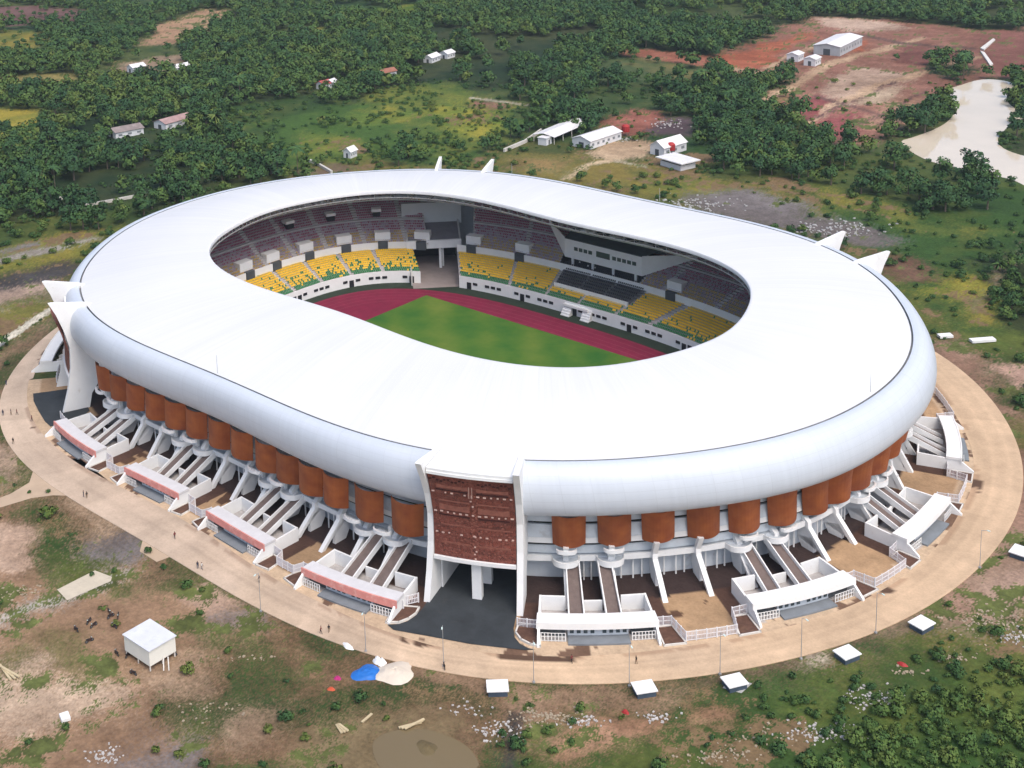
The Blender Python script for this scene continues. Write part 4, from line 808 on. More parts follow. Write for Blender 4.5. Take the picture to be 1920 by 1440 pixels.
def grassmat():
    m,t,b=nt('pitch_turf'); Lk=t.links.new; tc=N(t,'ShaderNodeTexCoord')
    n=N(t,'ShaderNodeTexNoise',Scale=.055,Detail=6.0,Roughness=.6); Lk(tc.outputs['Object'],n.inputs['Vector'])
    w=N(t,'ShaderNodeTexWave',Scale=.035,Distortion=1.5,bands_direction='DIAGONAL'); Lk(tc.outputs['Object'],w.inputs['Vector'])
    ad=N(t,'ShaderNodeMix',data_type='FLOAT'); ad.inputs[0].default_value=.11; Lk(n.outputs['Fac'],ad.inputs[2]); Lk(w.outputs['Fac'],ad.inputs[3])
    r=N(t,'ShaderNodeValToRGB'); e=r.color_ramp.elements; e[0].position=.3; e[0].color=(.026,.11,.022,1); e[1].position=.74; e[1].color=(.135,.185,.035,1); k=e.new(.5); k.color=(.068,.142,.024,1)
    Lk(ad.outputs[0],r.inputs['Fac']); Lk(r.outputs[0],b.inputs['Base Color']); b.inputs['Roughness'].default_value=.95; b.inputs['Specular IOR Level'].default_value=.1
    return m
mb=MB(); mb.add([(-50.4,-36.2,.1),(50.4,-36.2,.1),(50.4,36.2,.1),(-50.4,36.2,.1)],[(0,1,2,3)]); obj('pitch',mb,grassmat(),None,kind='structure')
# lightning rods on the roof
for x,y in ((1632,735),(1237,378),(408,700),(960,330)):
    q=unp([(x,y)],30.5)[0]; mb=MB(); mb.tube(q,q+np.array([0,0,4.5]),.07,.04,5); part('lightning_rod',mb,STEEL)
# ================================================================= GATEHOUSES, FENCES, BEDS
RED=mat('red_paint',(.36,.03,.03),.6,.15,.5)
def gatehouse(sc,pink,label,grp,cols):
    d=float(DS(sc)); hw=10.2; a,b=sc-hw,sc+hw
    root=thing('gatehouse',label,'gatehouse',FR(sc,12+d,0),grp)
    P=lambda n,mb,m,**k: obj(n,mb,m,root,**k)
    mb=MB(); mb.sweep(a-.15,b+.15,[(10.4+d,2.9),(13.6+d,2.9),(13.6+d,3.5),(10.4+d,3.5)],8); P('roof',mb,WHITE if not pink else mat('roof_slab_pale',(.60,.60,.62),.8,.1,.5) if 'roof_slab_pale' not in MATS else MATS['roof_slab_pale'])
    mb=MB(); mb.sweep(a-.2,b+.2,[(13.62+d,2.0 if pink else 2.3),(13.95+d,2.0 if pink else 2.3),(13.9+d,3.62),(13.62+d,3.62)],8); P('fascia',mb,PINK if pink else WHITE)
    mb=MB()
    for s in (a,b):
        e=.4 if s==a else -.4; s0,s1=min(s,s+e),max(s,s+e)
        mb.sweep(s0,s1,[(3.9+d,0),(10.38+d,0),(10.38+d,2.9),(3.9+d,3.2)],1); mb.sweep(s0,s1,[(10.4+d,0),(16.6+d,0),(16.6+d,.5),(13.4+d,2.85),(10.4+d,2.85)],1)
    pieces('side_wall',mb,WHITE,root)
    mb=MB(); rw=[(a+.42,sc-5.3),(sc-1.75,sc+1.75),(sc+5.3,b-.42)]
    for s0,s1 in rw: mb.sbox(s0,s1,3.9+d,4.3+d,0,3.15 if s0!=rw[1][0] else 2.2)
    pieces('yard_wall',mb,WHITE,root)
    mb=MB()
    for s0,s1 in ((a+.42,sc-5.2),(sc+5.2,b-.42)): mb.sbox(s0,s1,12.6+d,13.0+d,2.0,2.88)
    mb.sbox(sc-5.2,sc+5.2,12.5+d,12.8+d,0,2.88,n=4); pieces('front_wall',mb,GREYW,root)
    for i in range(8):
        s=sc-4.5+i*1.16+(.9 if i>3 else 0); 
        mb=MB(); mb.sbox(s-.33,s+.33,12.82+d,12.9+d,.9,2.6,n=1); P('window',mb,GLASS)
    mb=MB(); mb.sweep(sc-5.2,sc+5.2,[(12.85+d,.06),(15.6+d,.06),(15.6+d,.42),(12.85+d,.42)],4); P('step',mb,mat('step_grey',(.19,.21,.23),.85,.15,.5) if 'step_grey' not in MATS else MATS['step_grey'])
    for s0,s1 in ((a+.6,sc-5.6),(sc+5.6,b-.6)):
        mb=MB(); o=14.3+d
        for z in (.15,1.0,1.75): mb.sbox(s0,s1,o,o+.08,z,z+.10,n=2)
        k=7
        for i in range(k+1): s=s0+(s1-s0)*i/k; mb.sbox(s-.07,s+.07,o-.02,o+.1,.1,1.85,n=1)
        P('turnstile_gate',mb,WHITE)
        mb=MB(); mb.sbox(s0,s1,12.4+d,12.5+d,.1,1.95,n=2); P('doorway',mb,DGREY)
    r0=float(RO(sc))
    for sg in (-1,1):
        s0=sc+sg*1.9; s1=sc+sg*4.9; lo,hi=min(s0,s1),max(s0,s1)
        rm=bpy.data.objects.new('staircase',None); C.objects.link(rm); rm.parent=root; rm.location=(0,0,0)
        mb=MB(); mb.sweep(lo+.25,hi-.25,[(r0-.3,5.0),(10.3+d,0),(10.3+d,.3),(r0-.3,5.4)],1); obj('flight',mb,RAMP,rm)
        for e0,e1 in ((lo,lo+.25),(hi-.25,hi)):
            mb=MB(); mb.sweep(e0,e1,[(r0-.4,4.6),(10.3+d,-.1),(10.3+d,1.1),(r0-.4,6.2)],1); obj('balustrade',mb,WHITE,rm)
    if not pink: return root
    return root
ords=['nearest the draped front portal','second out from the front portal','third out from the front portal','farthest left, beside the dark driveway']
for sc,w in zip(GATES_L,ords): gatehouse(sc,True,'pink-fronted gatehouse with twin stairs on the long side, '+w.replace('draped ','rust-screened '),'gatehouses along the long side',None)
for sc,w in zip(GATES_R,['just right of the rust-screened front portal','second to the right of the front portal','third to the right of the front portal','last one visible at the right edge of the stadium']): gatehouse(sc,False,'white-fronted gatehouse with twin stairs, '+w,'gatehouses round the curved end',None)
gatehouse(-276.5,False,'white curved gatehouse at far left beyond the side driveway','gatehouses round the curved end',None)
FENW=mat('fence_white',(.74,.74,.76),.6,.1,.8)
BOARD=mat('fence_board_tint',(.62,.60,.64),.7,.2,.25,dirt=(.66,.50,.42),dscale=.35,dthr=.5)
def fence(pts,label,grp,solid=False):
    c=FR(*pts[0],0); root=thing('fence',label,'fence',c,grp); r=MB(); p=MB(); b=MB()
    for (s0,o0),(s1,o1) in zip(pts[:-1],pts[1:]):
        A=FR(s0,o0,0); B=FR(s1,o1,0); l=np.linalg.norm(B-A); n=max(1,int(round(l/2.0)))
        Q=[FR(s0+(s1-s0)*i/n,o0+(o1-o0)*i/n,0) for i in range(n+1)]
        for i in range(0 if (s0,o0)==tuple(pts[0]) else 1,n+1): q=Q[i]; p.box((q[0],q[1],1.05),(.11,.11,1.15))
        for i in range(n):
            a,e=Q[i],Q[i+1]; m=(a+e)/2; an=math.atan2(e[1]-a[1],e[0]-a[0]); h=np.linalg.norm(e-a)/2
            for z in (.25,1.15,2.05): r.box((m[0],m[1],z),(h,.045,.06),an)
            for k in range(7):
                t=(k+.5)/7; q=a*(1-t)+e*t; b.box((q[0],q[1],1.15),(h/7*(.95 if solid else .5),.02,.86),an)
    pieces('post',p,FENW,root); o=obj('rail',r,FENW,root); o=obj('slat_panel',b,BOARD,root); o['kind']='stuff'
def bed(pts,label,grp):
    P=FR([p[0] for p in pts],[p[1] for p in pts],0)[:,:2]; c=P.mean(0); root=thing('planting_bed',label,'planting bed',(c[0],c[1],0),grp)
    mb=MB(); mb.prism([tuple(p) for p in P][::1],.05,.26); obj('soil',mb,SOILD,root)
    mb=MB(); n=len(P)
    for i in range(n):
        a,b=P[i],P[(i+1)%n]; m=(a+b)/2; l=np.linalg.norm(b-a)/2
        if l>.05: mb.box((m[0],m[1],.21),(l+.1,.14,.20),math.atan2(b[1]-a[1],b[0]-a[0]))
    obj('kerb',mb,KERB,root)
FN=['next to the front portal','second from the front portal','third from the front portal','farthest from the front portal']
D=lambda s,o:(s,o+float(DS(s)))
for i in range(4):
    g=GATES_L[i]
    if i<3:
        g2=GATES_L[i+1]; a,b=g-10.4,g2+10.4
        fence([D(a,10.6),D(a-2.6,10.8),D(a-3.4,13.0),D(b+3.4,13.0),D(b+2.6,10.8),D(b,10.6)],'white slatted fence closing the brown court on the long side, '+FN[i],'court fences on the long side',True)
        bed([D(a-.2,11.2),D(a-.2,16.2),D(a-3.6,15.6),D(a-3.4,13.4),D(a-2.7,11.2)],'small dark soil bed right of the long side fence, '+FN[i],'beds beside the long side fences')
        bed([D(b+.2,11.2),D(b+.2,16.2),D(b+3.6,15.6),D(b+3.4,13.4),D(b+2.7,11.2)],'small dark soil bed left of the long side fence, '+FN[i],'beds beside the long side fences')
for i in range(4):
    g=GATES_R[i]
    if i<3:
        g2=GATES_R[i+1]; a,b=g+10.4,g2-10.4
        fence([D(a,10.8),D(a+3.0,11.0),D(a+4.2,16.4 if i<1 else 15.4),D(b-4.2,16.4 if i<1 else 15.4),D(b-3.0,11.0),D(b,10.8)],'white panelled fence closing the tan court on the curved end, '+['next to the front portal','second from the front portal','at far right'][i],'court fences on the curved end')
        o=17.2 if i<1 else 16.4
        bed([D(a+.2,11.4),D(a+3.0,11.4),D(a+4.0,o),D(a+.2,o)],'dark soil bed left of the curved end fence, '+['next to the front portal','second from the front portal','at far right'][i],'beds beside the curved end fences')
        bed([D(b-.2,11.4),D(b-3.0,11.4),D(b-4.0,o),D(b-.2,o)],'dark soil bed right of the curved end fence, '+['next to the front portal','second from the front portal','at far right'][i],'beds beside the curved end fences')
fence([D(48.8,10.8),D(52.4,11.0),D(53.5,15.4),D(72,15.4)],'white fence farthest right, running behind the last gatehouse','court fences on the curved end')
fence([D(-87.2,10.4),D(-90.6,10.0)],'short white gate fence right of the front driveway','driveway side fences')
fence([D(-111.1,10.6),D(-112.6,10.6),D(-109.6,7.0)],'short white gate fence left of the front driveway','driveway side fences')
fence([D(-229.6,9.8),D(-236.6,9.8)],'short white fence beside the dark left driveway','driveway side fences')
fence([D(-258.5,8.5),D(-266,8.5)],'short white fence beyond the dark left driveway','driveway side fences')
def wbed(px,label):
    P=W(px,.15); c=P.mean(0); root=thing('planting_bed',label,'planting bed',(c[0],c[1],0),'curved beds at the front driveway')
    mb=MB(); mb.prism([tuple(p) for p in P],.1,.34); obj('soil',mb,SOILD,root); mb=MB()
    for i in range(len(P)):
        a,b=P[i],P[(i+1)%len(P)]; m=(a+b)/2; mb.box((m[0],m[1],.26),(np.linalg.norm(b-a)/2+.1,.16,.22),math.atan2(b[1]-a[1],b[0]-a[0]))
    obj('kerb',mb,KERB,root)
wbed([(742,1137),(786,1140),(780,1151),(766,1161),(748,1168),(724,1168)],'quarter-round brown bed left of the front driveway'); wbed([(972,1173),(1013,1173),(1013,1213),(995,1209),(977,1200),(967,1187)],'quarter-round brown bed right of the front driveway')
# ================================================================= STREET FURNITURE
LAMPS=[(832,1250),(686,1222),(1001,1280),(1180,1287),(1350,1265),(1502,1236),(1642,1187),(1837,1065),(489,1147)]
def lamp():
    root=thing('street_lamp','x','street lamp',(0,0,0),'lamp posts along the outer road edge')
    mb=MB(); mb.tube((0,0,0),(0,0,8.6),.085,.045,8); mb.box((0,0,.15),(.22,.22,.15)); obj('pole',mb,STEEL,root)
    mb=MB(); mb.tube((0,0,8.5),(.0,-1.3,8.95),.05,.04,6); obj('arm',mb,STEEL,root)
    mb=MB(); mb.box((0,-1.45,8.97),(.12,.32,.06)); obj('lamp_head',mb,mat('lamp_glass',(.6,.75,.72),.4,.05,1),root); return root
lp=lamp(); order=sorted(LAMPS)
LN=['first','second','third','fourth','fifth','sixth','seventh','eighth','ninth']
for i,(x,y) in enumerate(order):
    q=G(x,y,.0); a=math.atan2(q[1],q[0])+math.pi/2
    lab='tall thin street lamp on the outer road edge, %s from the left'%LN[i] if (x,y)!=(832,1250) else 'tall thin street lamp with a dark motorcycle at its foot, opposite the front driveway'
    if i==0: lp.location=tuple(q); lp.rotation_euler=(0,0,a); lp['label']=lab
    else: dup(lp,q,a,lab)
# utility pits with white lids along the road
def cabinet():
    root=thing('utility_cabinet','x','utility box',(0,0,0),'white-lidded boxes outside the road')
    mb=MB(); mb.box((0,0,.55),(1.75,1.45,.55)); obj('box',mb,mat('cabinet_dark',(.06,.085,.12),.7,.2,.8),root)
    mb=MB(); mb.box((0,0,1.2),(2.0,1.7,.10)); mb.box((0,.1,1.33),(1.9,.06,.03)); obj('lid',mb,WHITE,root); return root
cab=cabinet(); CL=['leftmost, below the front driveway','second from the left, by a lamp post','third from the left, on a pale pad','fourth from the left, near pale soil','fifth from the left, at the road bend','rightmost, on brown earth at the photo edge']
for i,(x,y) in enumerate(((933,1297),(1208,1299),(1377,1287),(1588,1234),(1728,1178),(1912,1042))):
    q=G(x,y); a=math.atan2(q[1],q[0])+math.pi/2; lab='low dark box with a flat white lid, '+CL[i]
    if i==0: cab.location=tuple(q); cab.rotation_euler=(0,0,a); cab['label']=lab
    else: dup(cab,q,a,lab)
mb=MB(); mb.prism([tuple(p) for p in W([(1355,1290),(1372,1270),(1410,1282),(1390,1300)])],.0,.08); obj('pad',mb,CONC,None,kind='structure')
# white hall on stilts at lower left
hc=(W([(280,1192)],4.2)[0]); root=thing('stilt_hut','white box-shaped hut raised on stilts among parked motorcycles','hut',(hc[0],hc[1],0))
hz=math.radians(38)
P4=[unp([p],4.4)[0][:2] for p in ((230,1190),(279,1222),(330,1192),(281,1161))]
def quad(mb,P,z0,z1,gx=0): 
    c=np.mean(P,0); Q=[c+(p-c)*(1+gx) for p in P]; a=sum(Q[i][0]*Q[(i+1)%4][1]-Q[(i+1)%4][0]*Q[i][1] for i in range(4)); Q=Q if a>0 else Q[::-1]; mb.prism([tuple(q) for q in Q],z0,z1)
mb=MB(); quad(mb,P4,1.1,4.3,-.04); obj('wall',mb,mat('hut_wall',(.74,.74,.68),.7,.06,.5),root)
mb=MB(); quad(mb,P4,4.3,4.5,.02); obj('roof',mb,mat('hut_roof',(.64,.66,.70),.6,.1,.3,dirt=(.48,.50,.56),dscale=.25,dthr=.5),root)
mb=MB()
for p in P4: 
    q=np.mean(P4,0)+(p-np.mean(P4,0))*.9; mb.tube((q[0],q[1],0),(q[0],q[1],1.1),.16,n=6)
for i in range(4):
    q=np.mean(P4,0)+((P4[i]+P4[(i+1)%4])/2-np.mean(P4,0))*.9; mb.tube((q[0],q[1],0),(q[0],q[1],1.1),.13,n=6)
pieces('stilt',mb,KERB,root)
mb=MB(); q0=(P4[1]+P4[2])/2; mb.tube((q0[0]+1.5,q0[1]-1.2,0),(q0[0],q0[1],1.6),.12,n=5); mb.tube((q0[0]+2.2,q0[1]-.5,0),(q0[0]+.6,q0[1]+.6,1.6),.12,n=5); pieces('prop',mb,KERB,root)
# motorcycles
def bike():
    root=thing('motorcycle','x','motorcycle',(0,0,0),'parked motorcycles')
    for y in (-.62,.62):
        mb=MB(); n=14
        for i in range(n):
            a,b=2*math.pi*i/n,2*math.pi*(i+1)/n; mb.tube((0,y+.29*math.cos(a),.31+.29*math.sin(a)),(0,y+.29*math.cos(b),.31+.29*math.sin(b)),.055,n=5)
        w=obj('wheel',mb,RUBBER,root); mb=MB(); mb.tube((-.04,y,.31),(.04,y,.31),.2,n=10); obj('rim',mb,DSTEEL,w)
    mb=MB(); mb.hexa([(-.12,-.35,.35),(.12,-.35,.35),(.12,.35,.35),(-.12,.35,.35),(-.1,-.65,.78),(.1,-.65,.78),(.11,.25,.66),(-.11,.25,.66)]); mb.tube((0,.62,.31),(0,.42,.98),.045,n=6); mb.hexa([(-.14,.25,.3),(.14,.25,.3),(.16,.5,.5),(-.16,.5,.5),(-.12,.22,.7),(.12,.22,.7),(.15,.42,.95),(-.15,.42,.95)]); obj('body',mb,BIKEC,root)
    mb=MB(); mb.hexa([(-.13,-.72,.76),(.13,-.72,.76),(.12,.12,.70),(-.12,.12,.70),(-.12,-.72,.86),(.12,-.72,.86),(.11,.1,.8),(-.11,.1,.8)]); obj('seat',mb,RUBBER,root)
    mb=MB(); mb.tube((-.33,.36,1.02),(.33,.36,1.02),.025,n=5); mb.tube((0,.42,.9),(0,.36,1.02),.04,n=5); obj('handlebar',mb,DSTEEL,root)
    mb=MB(); mb.box((0,.5,.9),(.09,.05,.07)); obj('headlight',mb,MATS['lamp_glass'],root); return root
BIKEC=mat('motorcycle_body',(.05,.03,.03),.35,.3,2)
BK=[(143,1183),(167,1168),(176,1175),(205,1150),(208,1158),(222,1158),(214,1177),(168,1204),(219,1228),(240,1231),(250,1265),(326,1227),(833,1252)]
BL=['leftmost of those left of the stilt hut','upper of the pair left of the stilt hut','lower of the pair left of the stilt hut','rearmost of the trio behind the stilt hut','left one at the front of the trio behind the hut','right one at the front of the trio behind the hut','standing alone close behind the left corner of the hut','nearest alone at lower left of the pair','by the left corner of the hut','under the left eave of the hut','in front of the hut, on its own','at the right corner of the hut','at the foot of a lamp post on the road edge']
bk=bike()
for i,(x,y) in enumerate(BK):
    q=G(x,y,.0 if i<12 else .12); lab='dark parked motorcycle '+BL[i]; a=random.Random(i*7+3).uniform(0,6.28)
    if i==0: bk.location=tuple(q); bk.rotation_euler=(0,0,a); bk['label']=lab
    else: dup(bk,q,a,lab)
# people -----------------------------------------------------------------------
def mixm(n,c): return mat(n,c,.8,.15,3)
SKN=mixm('skin',(.20,.10,.06)); HAIR=mixm('hair',(.012,.010,.009)); CLO={k:mixm('cloth_'+k,c) for k,c in dict(navy=(.03,.04,.07),black=(.02,.02,.022),maroon=(.16,.03,.035),white=(.65,.65,.63),grey=(.2,.2,.21),jeans=(.06,.08,.13),khaki=(.2,.15,.09)).items()}
def figure(name,stride,arm,shirt,trou):
    """one skinned surface: pelvis root, legs, spine, head, arms with hands"""
    V=[(0,0,.95),(0,.0,1.15),(0,0,1.38),(0,.01,1.50),(0,.015,1.60),(0,.02,1.70),(0,.02,1.78)]; E=[(i,i+1) for i in range(6)]; R=[(.155,.11),(.14,.10),(.17,.105),(.062,.062),(.088,.098),(.098,.105),(.06,.065)]
    for s in (-1,1):
        b=len(V); st=stride*s
        V+= [(s*.10,0,.90),(s*.11,st*.5,.50),(s*.11,st*.9-.03,.09),(s*.12,st*.9+.13,.045)]; R+=[(.095,.10),(.065,.065),(.045,.048),(.04,.03)]; E+=[(0,b),(b,b+1),(b+1,b+2),(b+2,b+3)]
        b=len(V); sw=-arm*s
        V+= [(s*.19,0,1.40),(s*.24,sw*.3-.03,1.12),(s*.25,sw*.8+.03,.88),(s*.25,sw*.9+.05,.79),(s*.245,sw*.95+.06,.71)]; R+=[(.062,.062),(.047,.047),(.034,.036),(.045,.025),(.025,.014)]; E+=[(2,b),(b,b+1),(b+1,b+2),(b+2,b+3),(b+3,b+4)]
    me=bpy.data.meshes.new(name); me.from_pydata(V,E,[]); o=bpy.data.objects.new(name,me); C.objects.link(o)
    sk=o.modifiers.new('s','SKIN'); su=o.modifiers.new('u','SUBSURF'); su.levels=su.render_levels=1
    for i,r in enumerate(R): me.skin_vertices[0].data[i].radius=r
    me.skin_vertices[0].data[0].use_root=True
    dg=bpy.context.evaluated_depsgraph_get(); m2=bpy.data.meshes.new_from_object(o.evaluated_get(dg)); bpy.data.objects.remove(o)
    for m in (SKN,CLO[trou],CLO[shirt],HAIR,RUBBER): m2.materials.append(m)
    for p in m2.polygons:
        c=p.center; z=c[2]; p.use_smooth=True
        p.material_index=4 if z<.1 else 1 if z<.97 and abs(c[0])<.2 else (0 if (abs(c[0])>.19 and z<1.14) or (z>1.47 and z<1.70 and c[1]>-.05) else 3 if z>1.60 else 2)
    m2.name=name; return m2
FIG=[figure('person_body',.28,.18,'maroon','black'),figure('person_body',.05,.05,'navy','jeans'),figure('person_body',.22,.12,'white','grey'),figure('person_body',.15,.2,'black','khaki')]
PPL=[(602,1188,0,'walking left in maroon, nearest the front driveway'),(617,1186,3,'in a black top walking just behind another, near the front driveway'),(157,932,1,'in navy, left of two near the road junction'),(163,934,3,'in black, right of two near the road junction'),(328,1010,0,'alone in maroon in the middle of the left road'),(371,1066,1,'in navy beside someone in white on the left road'),(379,1068,2,'in a white shirt on the left road'),(486,1092,3,'alone by the fence of the second court'),(1072,1243,0,'left of two in front of the first white gatehouse'),(1193,1245,3,'standing alone in front of the first white gatehouse, at right'),(6,779,1,'leftmost at the photo edge on the far road'),(21,778,3,'left of a close pair at the far left road'),(32,778,0,'right of a close pair at the far left road'),(12,722,1,'highest up on the far left road'),(25,832,3,'lowest at the left bend of the road'),(60,790,0,'near the edge of the dark left driveway')]
for i,(x,y,k,t) in enumerate(PPL):
    q=G(x,y,.12); o=bpy.data.objects.new('person',FIG[k]); C.objects.link(o); o.location=tuple(q); o.rotation_euler=(0,0,random.Random(i).uniform(0,6.28)); setattrs(o,'person '+t,'person','people on the ring road')
# ================================================================= FAR BUILDINGS
WALLW=mat('shed_wall',(.66,.67,.69),.7,.1,.3); ROOFW=mat('shed_roof',(.70,.69,.69),.55,.12,.3,dirt=(.46,.40,.35),dscale=.35,dthr=.55); ROOFR=mat('tile_roof',(.30,.13,.09),.85,.25,.4); ROOFG=mat('old_roof',(.24,.20,.19),.85,.3,.3,dirt=(.42,.38,.36),dscale=.4)
def gable(name,label,cat,c,l,w,h,rz,rh,wm,rm,group=None,wall=True,over=.5,windows=0):
    root=thing(name,label,cat,(c[0],c[1],0),group); ca,sa=math.cos(rz),math.sin(rz); T=lambda x,y,z:(c[0]+x*ca-y*sa,c[1]+x*sa+y*ca,z)
    mb=MB(); X,Y=l/2,w/2
    if wall:
        V=[T(-X,-Y,0),T(X,-Y,0),T(X,Y,0),T(-X,Y,0),T(-X,-Y,h),T(X,-Y,h),T(X,Y,h),T(-X,Y,h),T(-X,0,h+rh),T(X,0,h+rh)]
        mb.add(V,[(0,1,5,4),(1,2,6,9,5),(2,3,7,6),(3,0,4,8,7)]); obj('wall',mb,wm,root)
    else:
        n=5
        for i in range(n):
            for y in (-Y,Y): x=-X+l*i/(n-1); mb.tube(T(x,y,0),T(x,y,h),.18,n=5)
        pieces('post',mb,wm,root)
    mb=MB(); X+=over; Y+=over; e=h-over*rh/max(w/2,.1)+.05
    for s in (-1,1):
        P=[T(-X,s*Y,e),T(X,s*Y,e),T(X,0,h+rh+.05),T(-X,0,h+rh+.05)]; Q=[(p[0],p[1],p[2]+.18) for p in P]
        mb.hexa(P+Q if s<0 else P[::-1]+Q[::-1])
    obj('roof',mb,rm,root)
    for i in range(windows):
        x=-l/2+l*(i+.5)/windows
        for s in (-1,1): mb=MB(); a=T(x,s*(w/2+.03),h*.5); mb.box(a,(l/windows*.2,.05,h*.15),rz); obj('window',mb,MATS['window_grey'] if 'window_grey' in MATS else mat('window_grey',(.2,.22,.24),.4,.2,1),root)
    if wall:
        mb=MB(); mb.box(T(-l/2-.03,0,h*.35),(.05,w*.13,h*.35),rz); obj('door',mb,DGREY,root)
    return root
def pxrz(p,q): a,b=G(*p),G(*q); return math.atan2(b[1]-a[1],b[0]-a[0])
a,b=G(1020,268),G(1085,240); rz=math.atan2(b[1]-a[1],b[0]-a[0]); c=(a+b)/2
gable('open_shed','long white-roofed open shed, left of the two by the yard','shed',c,np.linalg.norm(b-a),11,3.4,rz,1.2,KERB,ROOFW,wall=False)
mb=MB(); q=G(1022,270); root=thing('site_office','small white cabin at the near end of the open shed','cabin',q); mb.box((q[0],q[1],1.7),(2.6,2.2,1.7),rz); obj('wall',mb,WALLW,root); mb=MB(); mb.box((q[0],q[1],3.5),(2.9,2.5,.12),rz); obj('roof',mb,ROOFW,root); mb=MB(); mb.box((q[0]+2.2*math.sin(rz),q[1]-2.2*math.cos(rz),1.2),(.5,.08,1.1),rz); obj('door',mb,DGREY,root)
a,b=G(1090,277),G(1148,258); rz=math.atan2(b[1]-a[1],b[0]-a[0]); c=(a+b)/2
gable('warehouse','white gabled warehouse beside the tan yard','warehouse',c,np.linalg.norm(b-a),10.5,3.8,rz,1.7,WALLW,ROOFW,windows=6)
a,b=G(1236,290),G(1270,280); rz=math.atan2(b[1]-a[1],b[0]-a[0])
gable('shed','white shed with a steep roof right of the tan yard','shed',(a+b)/2,np.linalg.norm(b-a)+3,8,4,rz,2.6,WALLW,ROOFW,windows=3)
q=G(1271,312); root=thing('pavilion','white flat-roofed pavilion right of the yard','pavilion',q); rz=pxrz((1248,310),(1275,318))
mb=MB(); mb.box((q[0],q[1],1.1),(6.2,4.4,1.1),rz); obj('wall',mb,WALLW,root); mb=MB(); mb.box((q[0],q[1],2.7),(5.6,4.0,.5),rz); obj('window',mb,DGREY,root); mb=MB(); mb.box((q[0],q[1],3.5),(8.0,5.6,.22),rz); obj('roof',mb,ROOFW,root)
for k,(x,y,l) in enumerate(((1173,254,'red water tank on a frame beside the white sacks'),(1258,289,'red tank at the front of the steep white shed'))):
    q=G(x,y); root=thing('water_tank',l,'water tank',q); mb=MB(); mb.lathe((q[0],q[1],2.0),[(0,0),(1.9,0),(1.9,2.6),(1.2,3.3),(0,3.5)],12); obj('tank',mb,RED,root); mb=MB()
    for s in ((-1,-1),(1,-1),(1,1),(-1,1)): mb.tube((q[0]+s[0]*1.1,q[1]+s[1]*1.1,0),(q[0]+s[0]*1.1,q[1]+s[1]*1.1,2.0),.12,n=5)
    pieces('leg',mb,DSTEEL,root)
# big hall on the cleared red earth
a,b=G(1530,100),G(1570,107); b2=G(1612,86); rz=math.atan2(b2[1]-b[1],b2[0]-b[0]); l=np.linalg.norm(b2-b); w=np.linalg.norm(b-a); c=(a+b2)/2
gable('factory_hall','large white-roofed hall on the cleared red earth','hall',c,l,w,5.5,rz,1.5,mat('hall_wall',(.40,.42,.44),.8,.2,.2),ROOFW,windows=8)
for x,y,l in ((1491,113,'left small white block in front of the large hall'),(1523,121,'right small white domed block in front of the large hall')):
    q=G(x,y); gable('small_building',l,'building',q,9,7,4,rz,1.2,WALLW,ROOFW,windows=3)
HS=[((210,258),(262,248),9,'long grey-roofed house among dark trees, left one',ROOFG),((300,242),(352,228),9,'grey-pink roofed house among trees at the wood edge, right one',mat('pink_roof',(.36,.24,.23),.85,.25,.3)),((244,136),(268,131),6,'small white-roofed house in the tan clearing, left',ROOFW),((326,136),(352,131),6,'small white-roofed house in the tan clearing, right',ROOFW),((600,168),(616,164),6,'tiny red-roofed house in the far wood',mat('bright_red_roof',(.42,.09,.09),.8,.2,.4)),((618,165),(626,162),5,'tiny white house next to the red-roofed house',ROOFW),((802,118),(818,112),6,'white house in the middle of the far wood, left',ROOFW),((832,110),(846,106),6,'white house in the middle of the far wood, right',ROOFW),((712,146),(738,141),6,'low red-roofed house in front of the far wood',ROOFR),((652,296),(662,292),4,'tiny white cabin in scrub behind the stadium roof',ROOFW),((1640,4),(1668,2),8,'white roof at the top right above the wood',ROOFW)]
for p,q,w,l,rm in HS:
    a,b=G(*p),G(*q); gable('house',l,'house',(a+b)/2,max(5,np.linalg.norm(b-a)),w,3.2,math.atan2(b[1]-a[1],b[0]-a[0]),1.6,WALLW,rm,'far houses',windows=3)
def wallline(pts,h,t,m,label,cat,name):
    mb=MB(); Q=[G(*p) for p in pts]; root=None
    for a,b in zip(Q[:-1],Q[1:]): c=(a+b)/2; mb.box((c[0],c[1],h/2),(np.linalg.norm(b-a)/2,t,h/2),math.atan2(b[1]-a[1],b[0]-a[0]))
    return obj(name,mb,m,None,label=label,cat=cat)
PALEW=mat('pale_wall',(.55,.53,.49),.85,.2,.2,dirt=(.3,.3,.26),dscale=.1)
wallline([(160,388),(205,380),(252,371)],1.3,.3,PALEW,'long pale boundary wall at the wood edge behind the left roof','wall','boundary_wall')
wallline([(60,384),(100,378),(138,368)],1.3,.3,PALEW,'short pale boundary wall at far left below the trees','wall','boundary_wall')
wallline([(945,285),(985,268),(1015,247)],1.6,.4,PALEW,'pale wall climbing to the open shed','wall','boundary_wall')
wallline([(580,303),(600,312),(622,325)],1.2,.5,PALEW,'grey concrete drain wall just behind the stadium roof','wall','drain_wall')
mb=MB()
for p in ([(1838,92),(1862,74),(1866,76),(1845,95)],[(1838,97),(1846,100),(1862,122),(1856,124)]): P=W(p); P=P if sum(P[i][0]*P[(i+1)%4][1]-P[(i+1)%4][0]*P[i][1] for i in range(4))>0 else P[::-1]; mb.prism([tuple(x) for x in P],0,.8)
obj('spillway',mb,KERB,None,label='white V-shaped concrete spillway above the lake',cat='spillway')
